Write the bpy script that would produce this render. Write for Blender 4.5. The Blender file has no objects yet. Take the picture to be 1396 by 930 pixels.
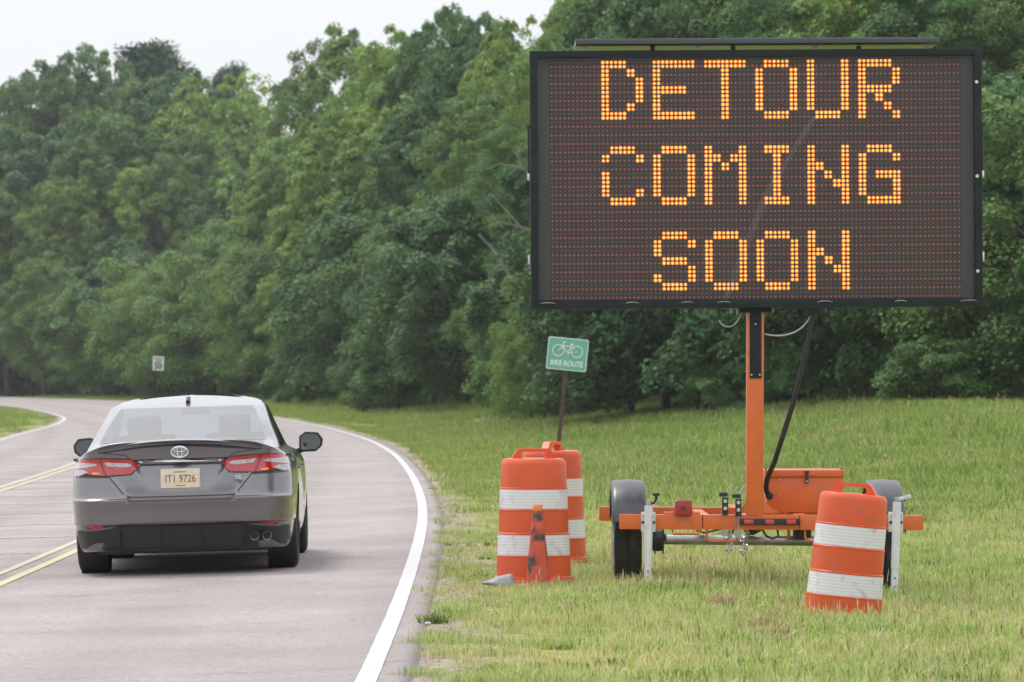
import bpy, bmesh, math, random
import numpy as np
from mathutils import Vector, Matrix, noise
from mathutils.bvhtree import BVHTree

R = math.radians
sc = bpy.context.scene
COL = sc.collection

# ------------------------------------------------------------------ camera, sky, sun, exposure
F = 5600.0            # focal length in photograph pixels (1396 wide)
HOR = 517.0           # horizon row
HC = 1.53             # camera height
HAZE = 0.00022         # density of the air
cam = bpy.data.cameras.new('camera')
cam.sensor_width = 36.0
cam.lens = F / 1396.0 * 36.0
cam.shift_y = (HOR - 465.0) / 1396.0
cam.clip_start = 0.5
cam.clip_end = 4000
cam.dof.use_dof = True
cam.dof.focus_distance = 30.6
cam.dof.aperture_fstop = 6.5
cam_o = bpy.data.objects.new('camera', cam)
cam_o.location = (0, 0, HC)
cam_o.rotation_euler = (R(90), 0, 0)
COL.objects.link(cam_o)
sc.camera = cam_o

SUN_EL, SUN_AZ = R(60), R(318)      # azimuth measured clockwise from +Y
world = bpy.data.worlds.new('World'); sc.world = world; world.use_nodes = True
wn = world.node_tree; wn.nodes.clear()
sky = wn.nodes.new('ShaderNodeTexSky'); sky.sky_type = 'NISHITA'; sky.sun_disc = False
sky.sun_elevation = SUN_EL; sky.sun_rotation = SUN_AZ
sky.air_density = 1.0; sky.dust_density = 3.0; sky.ozone_density = 1.0
hs = wn.nodes.new('ShaderNodeHueSaturation'); hs.inputs['Saturation'].default_value = 0.16
cl = wn.nodes.new('ShaderNodeMix'); cl.data_type = 'RGBA'; cl.inputs[0].default_value = 0.85; cl.inputs[7].default_value = (5.85, 6.0, 6.2, 1)   # even cloud deck
bg = wn.nodes.new('ShaderNodeBackground'); bg.inputs['Strength'].default_value = 0.12
wo = wn.nodes.new('ShaderNodeOutputWorld')
wn.links.new(sky.outputs[0], hs.inputs['Color']); # overcast sky: brighter overhead than at the horizon
wtc = wn.nodes.new('ShaderNodeTexCoord'); wsx = wn.nodes.new('ShaderNodeSeparateXYZ'); wmr = wn.nodes.new('ShaderNodeMapRange'); wvm = wn.nodes.new('ShaderNodeVectorMath'); wvm.operation = 'SCALE'
wmr.inputs[1].default_value = 0; wmr.inputs[2].default_value = 1; wmr.inputs[3].default_value = 0.90; wmr.inputs[4].default_value = 1.95
wn.links.new(wtc.outputs['Generated'], wsx.inputs[0]); wn.links.new(wsx.outputs[2], wmr.inputs[0])
wn.links.new(hs.outputs[0], cl.inputs[6]); wn.links.new(cl.outputs[2], wvm.inputs[0]); wn.links.new(wmr.outputs[0], wvm.inputs['Scale']); wn.links.new(wvm.outputs[0], bg.inputs[0]); wn.links.new(bg.outputs[0], wo.inputs[0])

sun = bpy.data.lights.new('sun', 'SUN'); sun.energy = 1.5; sun.angle = R(16); sun.color = (1.0, 0.965, 0.91)
sun_o = bpy.data.objects.new('sun', sun); COL.objects.link(sun_o)
sd = Vector((math.sin(SUN_AZ) * math.cos(SUN_EL), math.cos(SUN_AZ) * math.cos(SUN_EL), math.sin(SUN_EL)))
sun_o.rotation_euler = (-sd).to_track_quat('-Z', 'Y').to_euler()

vs = sc.view_settings
vs.view_transform = 'Standard'; vs.look = 'None'; vs.exposure = 0.5; vs.gamma = 1.0; vs.use_curve_mapping = False
sc.render.engine = 'CYCLES'
cy = sc.cycles
cy.use_denoising = True
cy.max_bounces = 6; cy.diffuse_bounces = 3; cy.glossy_bounces = 3; cy.transmission_bounces = 4
cy.transparent_max_bounces = 8; cy.volume_bounces = 0
cy.caustics_reflective = False; cy.caustics_refractive = False

# ------------------------------------------------------------------ helpers
def smooth(a, b, x):
    t = np.clip((np.asarray(x, float) - a) / (b - a), 0, 1)
    return t * t * (3 - 2 * t)

_mats = {}
def nodes_of(m):
    m.use_nodes = True
    return m.node_tree, m.node_tree.nodes['Principled BSDF']

def mat(name, col, rough=0.5, metal=0.0, var=0.12, scale=8.0, bump=0.0, bscale=60.0, spec=0.5, coat=0.0,
        dirt=None, dscale=5.0, damt=0.5, dlo=0.52, dhi=0.7, emit=None, estr=0.0):
    """procedural paint/plastic/metal: noise-varied colour, optional dirt blotches and fine relief"""
    if name in _mats: return _mats[name]
    m = bpy.data.materials.new(name); nt, p = nodes_of(m); L = nt.links.new
    tc = nt.nodes.new('ShaderNodeTexCoord')
    n = nt.nodes.new('ShaderNodeTexNoise'); n.inputs['Scale'].default_value = scale; n.inputs['Detail'].default_value = 5
    L(tc.outputs['Object'], n.inputs['Vector'])
    r = nt.nodes.new('ShaderNodeValToRGB')
    c = Vector(col[:3])
    r.color_ramp.elements[0].position = 0.3; r.color_ramp.elements[1].position = 0.7
    r.color_ramp.elements[0].color = (*(c * (1 - var)), 1); r.color_ramp.elements[1].color = (*(c * (1 + var)), 1)
    L(n.outputs['Fac'], r.inputs[0]); out = r.outputs[0]
    if dirt is not None:
        n2 = nt.nodes.new('ShaderNodeTexNoise'); n2.inputs['Scale'].default_value = dscale; n2.inputs['Detail'].default_value = 7
        L(tc.outputs['Object'], n2.inputs['Vector'])
        mr = nt.nodes.new('ShaderNodeMapRange'); mr.inputs[1].default_value = dlo; mr.inputs[2].default_value = dhi; mr.inputs[4].default_value = damt
        L(n2.outputs['Fac'], mr.inputs[0])
        mx = nt.nodes.new('ShaderNodeMix'); mx.data_type = 'RGBA'; mx.inputs[7].default_value = (*dirt, 1)
        L(mr.outputs[0], mx.inputs[0]); L(out, mx.inputs[6]); out = mx.outputs[2]
    L(out, p.inputs['Base Color'])
    p.inputs['Roughness'].default_value = rough; p.inputs['Metallic'].default_value = metal
    p.inputs['Specular IOR Level'].default_value = spec; p.inputs['Coat Weight'].default_value = coat
    p.inputs['Coat Roughness'].default_value = 0.06
    if bump:
        n3 = nt.nodes.new('ShaderNodeTexNoise'); n3.inputs['Scale'].default_value = bscale; n3.inputs['Detail'].default_value = 4
        L(tc.outputs['Object'], n3.inputs['Vector'])
        b = nt.nodes.new('ShaderNodeBump'); b.inputs['Strength'].default_value = bump; b.inputs['Distance'].default_value = 0.01
        L(n3.outputs['Fac'], b.inputs['Height']); L(b.outputs[0], p.inputs['Normal'])
    if emit:
        p.inputs['Emission Color'].default_value = (*emit, 1); p.inputs['Emission Strength'].default_value = estr
    _mats[name] = m
    return m

def glass_mat(name, tint, r0=.08, rough=0.03):
    """thin clear sheet: reflectance by Schlick's rule from either side, the rest passes straight through"""
    m = bpy.data.materials.new(name); m.use_nodes = True; nt = m.node_tree; nt.nodes.clear(); L = nt.links.new
    o = nt.nodes.new('ShaderNodeOutputMaterial'); mx = nt.nodes.new('ShaderNodeMixShader')
    ge = nt.nodes.new('ShaderNodeNewGeometry'); dt = nt.nodes.new('ShaderNodeVectorMath'); dt.operation = 'DOT_PRODUCT'
    L(ge.outputs['Incoming'], dt.inputs[0]); L(ge.outputs['Normal'], dt.inputs[1])
    def mth(op, a, b=None):
        q = nt.nodes.new('ShaderNodeMath'); q.operation = op
        for i, v in enumerate((a, b)):
            if v is None: continue
            if isinstance(v, (int, float)): q.inputs[i].default_value = v
            else: L(v, q.inputs[i])
        return q.outputs[0]
    fr = mth('ADD', mth('MULTIPLY', mth('POWER', mth('SUBTRACT', 1.0, mth('ABSOLUTE', dt.outputs['Value'])), 5.0), 1 - r0), r0)
    t = nt.nodes.new('ShaderNodeBsdfTransparent'); t.inputs[0].default_value = (*tint, 1)
    g = nt.nodes.new('ShaderNodeBsdfGlossy')
    n = nt.nodes.new('ShaderNodeTexNoise'); n.inputs['Scale'].default_value = 3
    tc = nt.nodes.new('ShaderNodeTexCoord'); L(tc.outputs['Object'], n.inputs['Vector'])
    mr = nt.nodes.new('ShaderNodeMapRange'); mr.inputs[3].default_value = rough; mr.inputs[4].default_value = rough * 2.5
    L(n.outputs['Fac'], mr.inputs[0]); L(mr.outputs[0], g.inputs['Roughness'])
    L(fr, mx.inputs[0]); L(t.outputs[0], mx.inputs[1]); L(g.outputs[0], mx.inputs[2]); L(mx.outputs[0], o.inputs[0])
    return m

def setp(o, label=None, cat=None, group=None, kind=None):
    if label: o['label'] = label
    if cat: o['category'] = cat
    if group: o['group'] = group
    if kind: o['kind'] = kind
    return o

def empty(name, loc, rot=(0, 0, 0), label=None, cat=None, group=None):
    o = bpy.data.objects.new(name, None); o.empty_display_size = 0.2
    o.location = loc; o.rotation_euler = rot; COL.objects.link(o)
    return setp(o, label, cat, group)

def copy_tree(o, parent=None):
    c = o.copy(); COL.objects.link(c); c.parent = parent
    for ch in list(o.children): copy_tree(ch, c)
    return c

class MB:
    """collects simple solids and builds ONE mesh object"""
    def __init__(s): s.bm = bmesh.new()
    def box(s, a, b, bev=0.0, rot=None, seg=2):
        a = Vector(a); b = Vector(b); t = bmesh.new()
        bmesh.ops.create_cube(t, size=1.0)
        for v in t.verts: v.co = Vector((v.co[i] * (b[i] - a[i]) for i in range(3)))
        if bev: bmesh.ops.bevel(t, geom=t.edges[:], offset=bev, segments=seg, profile=0.7, affect='EDGES')
        M = Matrix.Translation((a + b) / 2)
        if rot is not None: M = M @ rot
        s._add(t, M); return s
    def bar(s, p, q, w, h, bev=0.0, up=(0, 0, 1)):
        """rectangular bar from p to q, w across, h along 'up'"""
        p = Vector(p); q = Vector(q); x = (q - p); l = x.length; x.normalize(); u = Vector(up); y = u.cross(x).normalized(); z = x.cross(y)
        t = bmesh.new(); bmesh.ops.create_cube(t, size=1.0)
        for v in t.verts: v.co = Vector((v.co.x * l, v.co.y * w, v.co.z * h))
        if bev: bmesh.ops.bevel(t, geom=t.edges[:], offset=bev, segments=2, profile=0.7, affect='EDGES')
        M = Matrix((x, y, z)).transposed().to_4x4(); M.translation = (p + q) / 2
        s._add(t, M); return s
    def cyl(s, p, q, r, r2=None, seg=20, bev=0.0):
        p = Vector(p); q = Vector(q); d = q - p
        t = bmesh.new(); bmesh.ops.create_cone(t, cap_ends=True, segments=seg, radius1=r, radius2=r if r2 is None else r2, depth=d.length)
        if bev: bmesh.ops.bevel(t, geom=[e for e in t.edges if len(e.link_faces) == 2 and any(len(f.verts) > 4 for f in e.link_faces)], offset=bev, segments=2, affect='EDGES')
        M = d.to_track_quat('Z', 'Y').to_matrix().to_4x4(); M.translation = (p + q) / 2
        s._add(t, M); return s
    def tube(s, pts, r, seg=8, caps=True):
        pts = [Vector(p) for p in pts]; n = len(pts); rs = r if hasattr(r, '__len__') else [r] * n
        rings = []; prev = None
        for i, p in enumerate(pts):
            d = (pts[min(i + 1, n - 1)] - pts[max(i - 1, 0)]).normalized()
            if prev is None: prev = d.orthogonal().normalized()
            a = (prev - d * prev.dot(d))
            a = a.normalized() if a.length > 1e-6 else d.orthogonal().normalized()
            b = d.cross(a); prev = a
            rings.append([s.bm.verts.new(p + (a * math.cos(2 * math.pi * k / seg) + b * math.sin(2 * math.pi * k / seg)) * rs[i]) for k in range(seg)])
        for i in range(n - 1):
            for k in range(seg):
                s.bm.faces.new((rings[i][k], rings[i][(k + 1) % seg], rings[i + 1][(k + 1) % seg], rings[i + 1][k]))
        if caps:
            s.bm.faces.new(rings[0][::-1]); s.bm.faces.new(rings[-1])
        return s
    def lathe(s, prof, seg=40, M=None, close=False):
        """prof: list of (r, z); revolve about Z"""
        t = bmesh.new(); rings = []
        for r, z in prof:
            if r < 1e-5: rings.append([t.verts.new((0, 0, z))])
            else: rings.append([t.verts.new((r * math.cos(2 * math.pi * k / seg), r * math.sin(2 * math.pi * k / seg), z)) for k in range(seg)])
        idx = list(range(len(rings) - 1)) + ([-1] if close else [])
        for i in idx:
            A, B = (rings[i], rings[i + 1]) if i >= 0 else (rings[-1], rings[0])
            for k in range(seg):
                k2 = (k + 1) % seg
                if len(A) == 1 and len(B) == 1: continue
                if len(A) == 1: t.faces.new((A[0], B[k], B[k2]))
                elif len(B) == 1: t.faces.new((A[k], A[k2], B[0]))
                else: t.faces.new((A[k], A[k2], B[k2], B[k]))
        bmesh.ops.recalc_face_normals(t, faces=t.faces)
        s._add(t, M or Matrix.Identity(4)); return s
    def prism(s, poly, d0, d1, axis='Y', bev=0.0):
        """poly of (a,b): axis Y -> (x,z) extruded along y; axis X -> (y,z); axis Z -> (x,y)"""
        f = {'Y': lambda a, b, d: (a, d, b), 'X': lambda a, b, d: (d, a, b), 'Z': lambda a, b, d: (a, b, d)}[axis]
        t = bmesh.new()
        A = [t.verts.new(f(a, b, d0)) for a, b in poly]; B = [t.verts.new(f(a, b, d1)) for a, b in poly]
        n = len(poly); t.faces.new(A); t.faces.new(B[::-1])
        for i in range(n): t.faces.new((A[i], B[i], B[(i + 1) % n], A[(i + 1) % n]))
        bmesh.ops.recalc_face_normals(t, faces=t.faces)
        if bev: bmesh.ops.bevel(t, geom=t.edges[:], offset=bev, segments=2, profile=0.7, affect='EDGES')
        s._add(t, Matrix.Identity(4)); return s
    def ball(s, c, r, u=12, v=8, sx=1, sy=1, sz=1):
        t = bmesh.new(); bmesh.ops.create_uvsphere(t, u_segments=u, v_segments=v, radius=r)
        s._add(t, Matrix.Translation(Vector(c)) @ Matrix.Diagonal((sx, sy, sz, 1))); return s
    def _add(s, t, M):
        bmesh.ops.transform(t, matrix=M, verts=t.verts)
        me = bpy.data.meshes.new('tmp'); t.to_mesh(me); t.free(); s.bm.from_mesh(me); bpy.data.meshes.remove(me)
    def build(s, name, m, parent=None, angle=35, loc=None):
        me = bpy.data.meshes.new(name); s.bm.to_mesh(me); s.bm.free()
        for p in me.polygons: p.use_smooth = True
        me.set_sharp_from_angle(angle=R(angle))
        me.materials.append(m)
        o = bpy.data.objects.new(name, me); COL.objects.link(o); o.parent = parent
        if loc is not None: o.location = loc
        return o

def mesh_obj(name, verts, faces, m, parent=None, smooth_=True, angle=None, link=True, attrs=None):
    me = bpy.data.meshes.new(name); me.from_pydata([tuple(v) for v in verts], [], [tuple(f) for f in faces]); me.update()
    if smooth_: me.polygons.foreach_set('use_smooth', [True] * len(me.polygons))
    if angle: me.set_sharp_from_angle(angle=R(angle))
    me.materials.append(m)
    for k, v in (attrs or {}).items():
        a = me.attributes.new(k, 'FLOAT', 'POINT'); a.data.foreach_set('value', np.asarray(v, np.float32))
    o = bpy.data.objects.new(name, me)
    if link: COL.objects.link(o)
    o.parent = parent
    return o

def quads_mesh(name, V, m, tint=None, nper=4):
    """V: (N, nper, 3) array of faces; tint (N,3)"""
    N = V.shape[0]; me = bpy.data.meshes.new(name)
    me.vertices.add(N * nper); me.vertices.foreach_set('co', V.reshape(-1).astype(np.float32))
    me.loops.add(N * nper); me.loops.foreach_set('vertex_index', np.arange(N * nper, dtype=np.int32))
    me.polygons.add(N); me.polygons.foreach_set('loop_start', np.arange(0, N * nper, nper, dtype=np.int32))
    me.update(calc_edges=True)
    if tint is not None:
        a = me.attributes.new('tint', 'FLOAT_COLOR', 'POINT')
        c = np.ones((N * nper, 4), np.float32); c[:, :3] = np.repeat(tint, nper, axis=0)
        a.data.foreach_set('color', c.reshape(-1))
    me.materials.append(m)
    return me

def text_part(name, body, size, m, parent, loc, rot=(R(90), 0, 0), sx=1.0, extrude=0.0008, bold=0.0, align='CENTER'):
    cu = bpy.data.curves.new(name, 'FONT'); cu.body = body; cu.size = size; cu.align_x = align; cu.align_y = 'CENTER'
    cu.extrude = extrude; cu.offset = bold; cu.resolution_u = 3
    t = bpy.data.objects.new('tmp_text', cu); COL.objects.link(t)
    dg = bpy.context.evaluated_depsgraph_get()
    me = bpy.data.meshes.new_from_object(t.evaluated_get(dg))
    bpy.data.objects.remove(t)
    me.transform(Matrix.Diagonal((sx, 1, 1, 1)))
    me.materials.clear(); me.materials.append(m); me.name = name
    o = bpy.data.objects.new(name, me); COL.objects.link(o); o.parent = parent; o.location = loc; o.rotation_euler = rot
    return o

# ------------------------------------------------------------------ road alignment and terrain
_cp = np.array([(-60, -2.2), (0, -0.75), (20.7, -.73), (26.3, -.742), (31.4, -.797), (39.1, -.868), (46.8, -.995), (50.4, -1.09), (61.8, -1.446),
                (69.7, -1.77), (83.2, -2.35), (103.2, -3.56), (126, -5.58), (145, -7.85), (190, -14.6), (237, -23.2), (260, -28.8), (300, -40), (350, -57), (430, -92), (620, -190)])
_Y = np.arange(-60, 621, 0.5)
_X = np.interp(_Y, _cp[:, 0], _cp[:, 1])
_k = np.exp(-0.5 * (np.arange(-30, 31) * 0.5 / 5.0) ** 2); _k /= _k.sum()
_Xs = np.convolve(np.pad(_X, 30, mode='edge'), _k, mode='valid')
def xr(Y): return np.interp(Y, _Y, _Xs)          # X of the right-hand white line
def elev(Y): return 0.30 * smooth(100, 230, Y)
def shrink(Y): return smooth(118, 172, Y)        # the painted median closes up
def off_left(Y): return -9.9 + 2.9 * shrink(Y)
def off_ly(Y): return -6.5 + 2.9 * shrink(Y)
def surf(s, Y):
    s = np.asarray(s, float); Y = np.asarray(Y, float)
    z = elev(Y) + 0.028 * np.clip(s, -10.5, 0)
    z = z - 0.058 * (np.clip(s, 1.7, 5.0) - 1.7) * (1 - smooth(48, 80, Y))
    z = z + np.clip(0.15 * np.clip(s - 4.5, 0, None), 0, 0.95) * smooth(45, 85, Y)
    z = z + 0.20 * smooth(-11.5, -16, s) * smooth(60, 120, Y)
    z = z + 0.02 * np.sin(s * 1.7 + Y * 0.31) * smooth(0.8, 2.5, s)
    return z
def gz(X, Y): return float(surf(X - xr(Y), Y))
def px(p, q, Y): return Vector(((p - 698.0) / F * Y, Y, HC - (q - HOR) / F * Y))

# ---- ground sheet
m_ground = bpy.data.materials.new('ground_soil'); nt, P = nodes_of(m_ground); L = nt.links.new
def _n(t, **k):
    n = nt.nodes.new(t)
    for a, b in k.items(): n.inputs[a].default_value = b
    return n
def _mix(a, b, f):
    n = nt.nodes.new('ShaderNodeMix'); n.data_type = 'RGBA'
    for i, v in ((6, a), (7, b), (0, f)):
        if hasattr(v, 'is_linked') or hasattr(v, 'links'): L(v, n.inputs[i])
        else: n.inputs[i].default_value = v
    return n.outputs[2]
tc = _n('ShaderNodeTexCoord')
n1 = _n('ShaderNodeTexNoise', Scale=0.35, Detail=6.0); L(tc.outputs['Object'], n1.inputs['Vector'])
n2 = _n('ShaderNodeTexNoise', Scale=9.0, Detail=8.0); L(tc.outputs['Object'], n2.inputs['Vector'])
n3 = _n('ShaderNodeTexNoise', Scale=2.2, Detail=5.0); L(tc.outputs['Object'], n3.inputs['Vector'])
rg = _n('ShaderNodeValToRGB'); rg.color_ramp.elements[0].position = .3; rg.color_ramp.elements[1].position = .72
rg.color_ramp.elements[0].color = (.20, .24, .07, 1); rg.color_ramp.elements[1].color = (.36, .36, .15, 1); L(n1.outputs['Fac'], rg.inputs[0])
rf = _n('ShaderNodeValToRGB'); rf.color_ramp.elements[0].position = .35; rf.color_ramp.elements[1].position = .7
rf.color_ramp.elements[0].color = (.55, .55, .5, 1); rf.color_ramp.elements[1].color = (1.25, 1.2, 1.1, 1); L(n2.outputs['Fac'], rf.inputs[0])
mu = nt.nodes.new('ShaderNodeMix'); mu.data_type = 'RGBA'; mu.blend_type = 'MULTIPLY'; mu.inputs[0].default_value = 1
L(rg.outputs[0], mu.inputs[6]); L(rf.outputs[0], mu.inputs[7])
rd = _n('ShaderNodeValToRGB'); rd.color_ramp.elements[0].position = .3; rd.color_ramp.elements[1].position = .75
rd.color_ramp.elements[0].color = (.19, .15, .11, 1); rd.color_ramp.elements[1].color = (.37, .31, .25, 1); L(n2.outputs['Fac'], rd.inputs[0])
at = nt.nodes.new('ShaderNodeAttribute'); at.attribute_name = 'edge'
ad = nt.nodes.new('ShaderNodeMath'); ad.operation = 'MULTIPLY_ADD'; L(n3.outputs['Fac'], ad.inputs[0]); ad.inputs[1].default_value = -2.0; L(at.outputs['Fac'], ad.inputs[2])
mr = nt.nodes.new('ShaderNodeMapRange'); mr.inputs[1].default_value = -.75; mr.inputs[2].default_value = -.1; mr.inputs[3].default_value = 1; mr.inputs[4].default_value = 0
L(ad.outputs[0], mr.inputs[0])
L(_mix(mu.outputs[2], rd.outputs[0], mr.outputs[0]), P.inputs['Base Color'])
P.inputs['Roughness'].default_value = .95; P.inputs['Specular IOR Level'].default_value = .1
bp = _n('ShaderNodeBump', Strength=.6, Distance=.03); L(n2.outputs['Fac'], bp.inputs['Height']); L(bp.outputs[0], P.inputs['Normal'])

Ys = np.concatenate([np.arange(-60, 18, 6), np.arange(18, 70, .5), np.arange(70, 130, 1.5), np.arange(130, 300, 4), np.arange(300, 621, 20)])
Ss = np.array([-450, -250, -120, -60, -35, -25, -20, -17, -15, -13.5, -12.5, -11.5, -10.8, -10.3, -10.15, -7.5, -5, -2.5, 0, .12, .2, .3, .45, .6, .8, 1.0, 1.25, 1.5, 1.75, 2, 2.5, 3, 3.5, 4, 4.5, 5, 6, 7, 8, 9, 10, 11, 12, 14, 17, 21, 27, 35, 50, 80, 150, 300, 450])
V = []; E = []
for y in Ys:
    zz = surf(Ss, y)
    ol = off_left(y)
    inside = (Ss > ol - .2) & (Ss < .16)
    zz = np.where(inside, zz - .08, zz)
    zz = zz + 0.012 * np.array([noise.noise((s * 2.1, y * 1.7, 3.3)) for s in Ss]) * (Ss > .3)
    for s, z in zip(Ss, zz): V.append((s + float(xr(y)), y, z)); E.append(max(s, 0) if s > -5 else (ol - .3 - s) * 1.2 + .3)
nS = len(Ss)
Fc = [(i * nS + j, i * nS + j + 1, (i + 1) * nS + j + 1, (i + 1) * nS + j) for i in range(len(Ys) - 1) for j in range(nS - 1)]
ground = mesh_obj('ground', V, Fc, m_ground, attrs={'edge': E}); setp(ground, 'grassy verge and field with bare soil beside the asphalt', kind='structure')

# ---- road slab
m_road = bpy.data.materials.new('asphalt'); nt, P = nodes_of(m_road); L = nt.links.new
tc = _n('ShaderNodeTexCoord'); at = nt.nodes.new('ShaderNodeAttribute'); at.attribute_name = 'edge'
n1 = _n('ShaderNodeTexNoise', Scale=130.0, Detail=3.0); L(tc.outputs['Object'], n1.inputs['Vector'])
n2 = _n('ShaderNodeTexNoise', Scale=.5, Detail=6.0, Roughness=.6); L(tc.outputs['Object'], n2.inputs['Vector'])
n4 = _n('ShaderNodeTexNoise', Scale=26.0, Detail=7.0, Roughness=.7); L(tc.outputs['Object'], n4.inputs['Vector'])
ra = _n('ShaderNodeValToRGB'); ra.color_ramp.elements[0].position = .3; ra.color_ramp.elements[1].position = .7
ra.color_ramp.elements[0].color = (.205, .182, .182, 1); ra.color_ramp.elements[1].color = (.478, .424, .416, 1); L(n1.outputs['Fac'], ra.inputs[0])
rb = _n('ShaderNodeValToRGB'); rb.color_ramp.elements[0].position = .3; rb.color_ramp.elements[1].position = .7
rb.color_ramp.elements[0].color = (.80, .79, .79, 1); rb.color_ramp.elements[1].color = (1.08, 1.07, 1.08, 1); L(n2.outputs['Fac'], rb.inputs[0])
mu = nt.nodes.new('ShaderNodeMix'); mu.data_type = 'RGBA'; mu.blend_type = 'MULTIPLY'; mu.inputs[0].default_value = 1
L(ra.outputs[0], mu.inputs[6]); L(rb.outputs[0], mu.inputs[7])
rc = _n('ShaderNodeValToRGB'); rc.color_ramp.elements[0].position = .36; rc.color_ramp.elements[1].position = .56
rc.color_ramp.elements[0].color = (.74, .73, .73, 1); rc.color_ramp.elements[1].color = (1, 1, 1, 1); L(n4.outputs['Fac'], rc.inputs[0])
mu2 = nt.nodes.new('ShaderNodeMix'); mu2.data_type = 'RGBA'; mu2.blend_type = 'MULTIPLY'; mu2.inputs[0].default_value = 1
L(mu.outputs[2], mu2.inputs[6]); L(rc.outputs[0], mu2.inputs[7])
# slightly darker wheel tracks and oil line along each lane
wv = nt.nodes.new('ShaderNodeMath'); wv.operation = 'MULTIPLY_ADD'; wv.inputs[1].default_value = 3.6; wv.inputs[2].default_value = 1.2; L(at.outputs['Fac'], wv.inputs[0])
ws = nt.nodes.new('ShaderNodeMath'); ws.operation = 'SINE'; L(wv.outputs[0], ws.inputs[0])
wm = nt.nodes.new('ShaderNodeMapRange'); wm.inputs[1].default_value = -.2; wm.inputs[2].default_value = 1; wm.inputs[3].default_value = 1.0; wm.inputs[4].default_value = .90; L(ws.outputs[0], wm.inputs[0])
wx = nt.nodes.new('ShaderNodeVectorMath'); wx.operation = 'SCALE'; L(mu2.outputs[2], wx.inputs[0]); L(wm.outputs[0], wx.inputs['Scale'])
# cracks: warped voronoi edges, stretched so that they run mostly across the lane
mp = nt.nodes.new('ShaderNodeMapping'); mp.inputs['Scale'].default_value = (.10, .22, 1); L(tc.outputs['Object'], mp.inputs['Vector'])
nw = _n('ShaderNodeTexNoise', Scale=1.3, Detail=6.0); L(tc.outputs['Object'], nw.inputs['Vector'])
vm = nt.nodes.new('ShaderNodeVectorMath'); vm.operation = 'MULTIPLY_ADD'; vm.inputs[1].default_value = (.35, .35, 0); L(nw.outputs['Color'], vm.inputs[0]); L(mp.outputs[0], vm.inputs[2])
vo = nt.nodes.new('ShaderNodeTexVoronoi'); vo.feature = 'DISTANCE_TO_EDGE'; vo.inputs['Scale'].default_value = 1.0; L(vm.outputs[0], vo.inputs['Vector'])
mc = nt.nodes.new('ShaderNodeMapRange'); mc.inputs[1].default_value = .0015; mc.inputs[2].default_value = .005; mc.inputs[3].default_value = .42; mc.inputs[4].default_value = 0; L(vo.outputs['Distance'], mc.inputs[0])
c1 = _mix(wx.outputs[0], (.09, .078, .078, 1), mc.outputs[0])
# dark crumbling strip along the very edge
ad = nt.nodes.new('ShaderNodeMath'); ad.operation = 'MULTIPLY_ADD'; L(n4.outputs['Fac'], ad.inputs[0]); ad.inputs[1].default_value = .16; L(at.outputs['Fac'], ad.inputs[2])
me_ = nt.nodes.new('ShaderNodeMapRange'); me_.inputs[1].default_value = .22; me_.inputs[2].default_value = .30; me_.inputs[4].default_value = .8; L(ad.outputs[0], me_.inputs[0])
L(_mix(c1, (.12, .105, .10, 1), me_.outputs[0]), P.inputs['Base Color'])
P.inputs['Roughness'].default_value = .9; P.inputs['Specular IOR Level'].default_value = .25
bp = _n('ShaderNodeBump', Strength=.35, Distance=.006); L(n1.outputs['Fac'], bp.inputs['Height']); L(bp.outputs[0], P.inputs['Normal'])

Yr = np.concatenate([np.arange(-60, 18, 3), np.arange(18, 60, .12), np.arange(60, 110, .5), np.arange(110, 430, 2)])
So = [None, -9, -6.5, -4, -2, -.5, 0, .12, .19, .23, .25]
V = []; E = []
for y in Yr:
    j = .035 * noise.noise((0, y * 2.3, 1)) + .03 * noise.noise((5, y * .55, 1)) + .016 * noise.noise((5, y * 9, 1))
    for k, s in enumerate(So):
        s_ = off_left(y) - .22 if s is None else max(s, off_left(y) + .1 * k)
        z = float(surf(s_, y)) + .004
        if s == .23: s_ += j
        if s == .25: s_ += j + .02; z -= .06
        V.append((s_ + float(xr(y)), y, z)); E.append(s_)
n_ = len(So)
Fc = [(i * n_ + j, i * n_ + j + 1, (i + 1) * n_ + j + 1, (i + 1) * n_ + j) for i in range(len(Yr) - 1) for j in range(n_ - 1)]
road = mesh_obj('road', V, Fc, m_road, attrs={'edge': E}); setp(road, 'pale weathered asphalt road bending left', kind='structure')

# ---- painted markings
def paint_mat(name, col, wear, lo, hi):
    m = bpy.data.materials.new(name); m.use_nodes = True; nt = m.node_tree; p = nt.nodes['Principled BSDF']; L = nt.links.new
    tc = nt.nodes.new('ShaderNodeTexCoord'); n = nt.nodes.new('ShaderNodeTexNoise'); n.inputs['Scale'].default_value = 22; n.inputs['Detail'].default_value = 8
    L(tc.outputs['Object'], n.inputs['Vector'])
    mr = nt.nodes.new('ShaderNodeMapRange'); mr.inputs[1].default_value = lo; mr.inputs[2].default_value = hi; L(n.outputs['Fac'], mr.inputs[0])
    mx = nt.nodes.new('ShaderNodeMix'); mx.data_type = 'RGBA'; mx.inputs[6].default_value = (*col, 1); mx.inputs[7].default_value = (*wear, 1)
    L(mr.outputs[0], mx.inputs[0]); L(mx.outputs[2], p.inputs['Base Color']); p.inputs['Roughness'].default_value = .7
    return m
m_white = paint_mat('white_road_paint', (.46, .455, .46), (.38, .35, .345), .54, .66)
m_yellow = paint_mat('yellow_road_paint', (.50, .40, .21), (.40, .35, .31), .47, .62)
m_yellow_worn = paint_mat('worn_yellow_road_paint', (.52, .43, .24), (.33, .30, .28), .40, .56)
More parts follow.
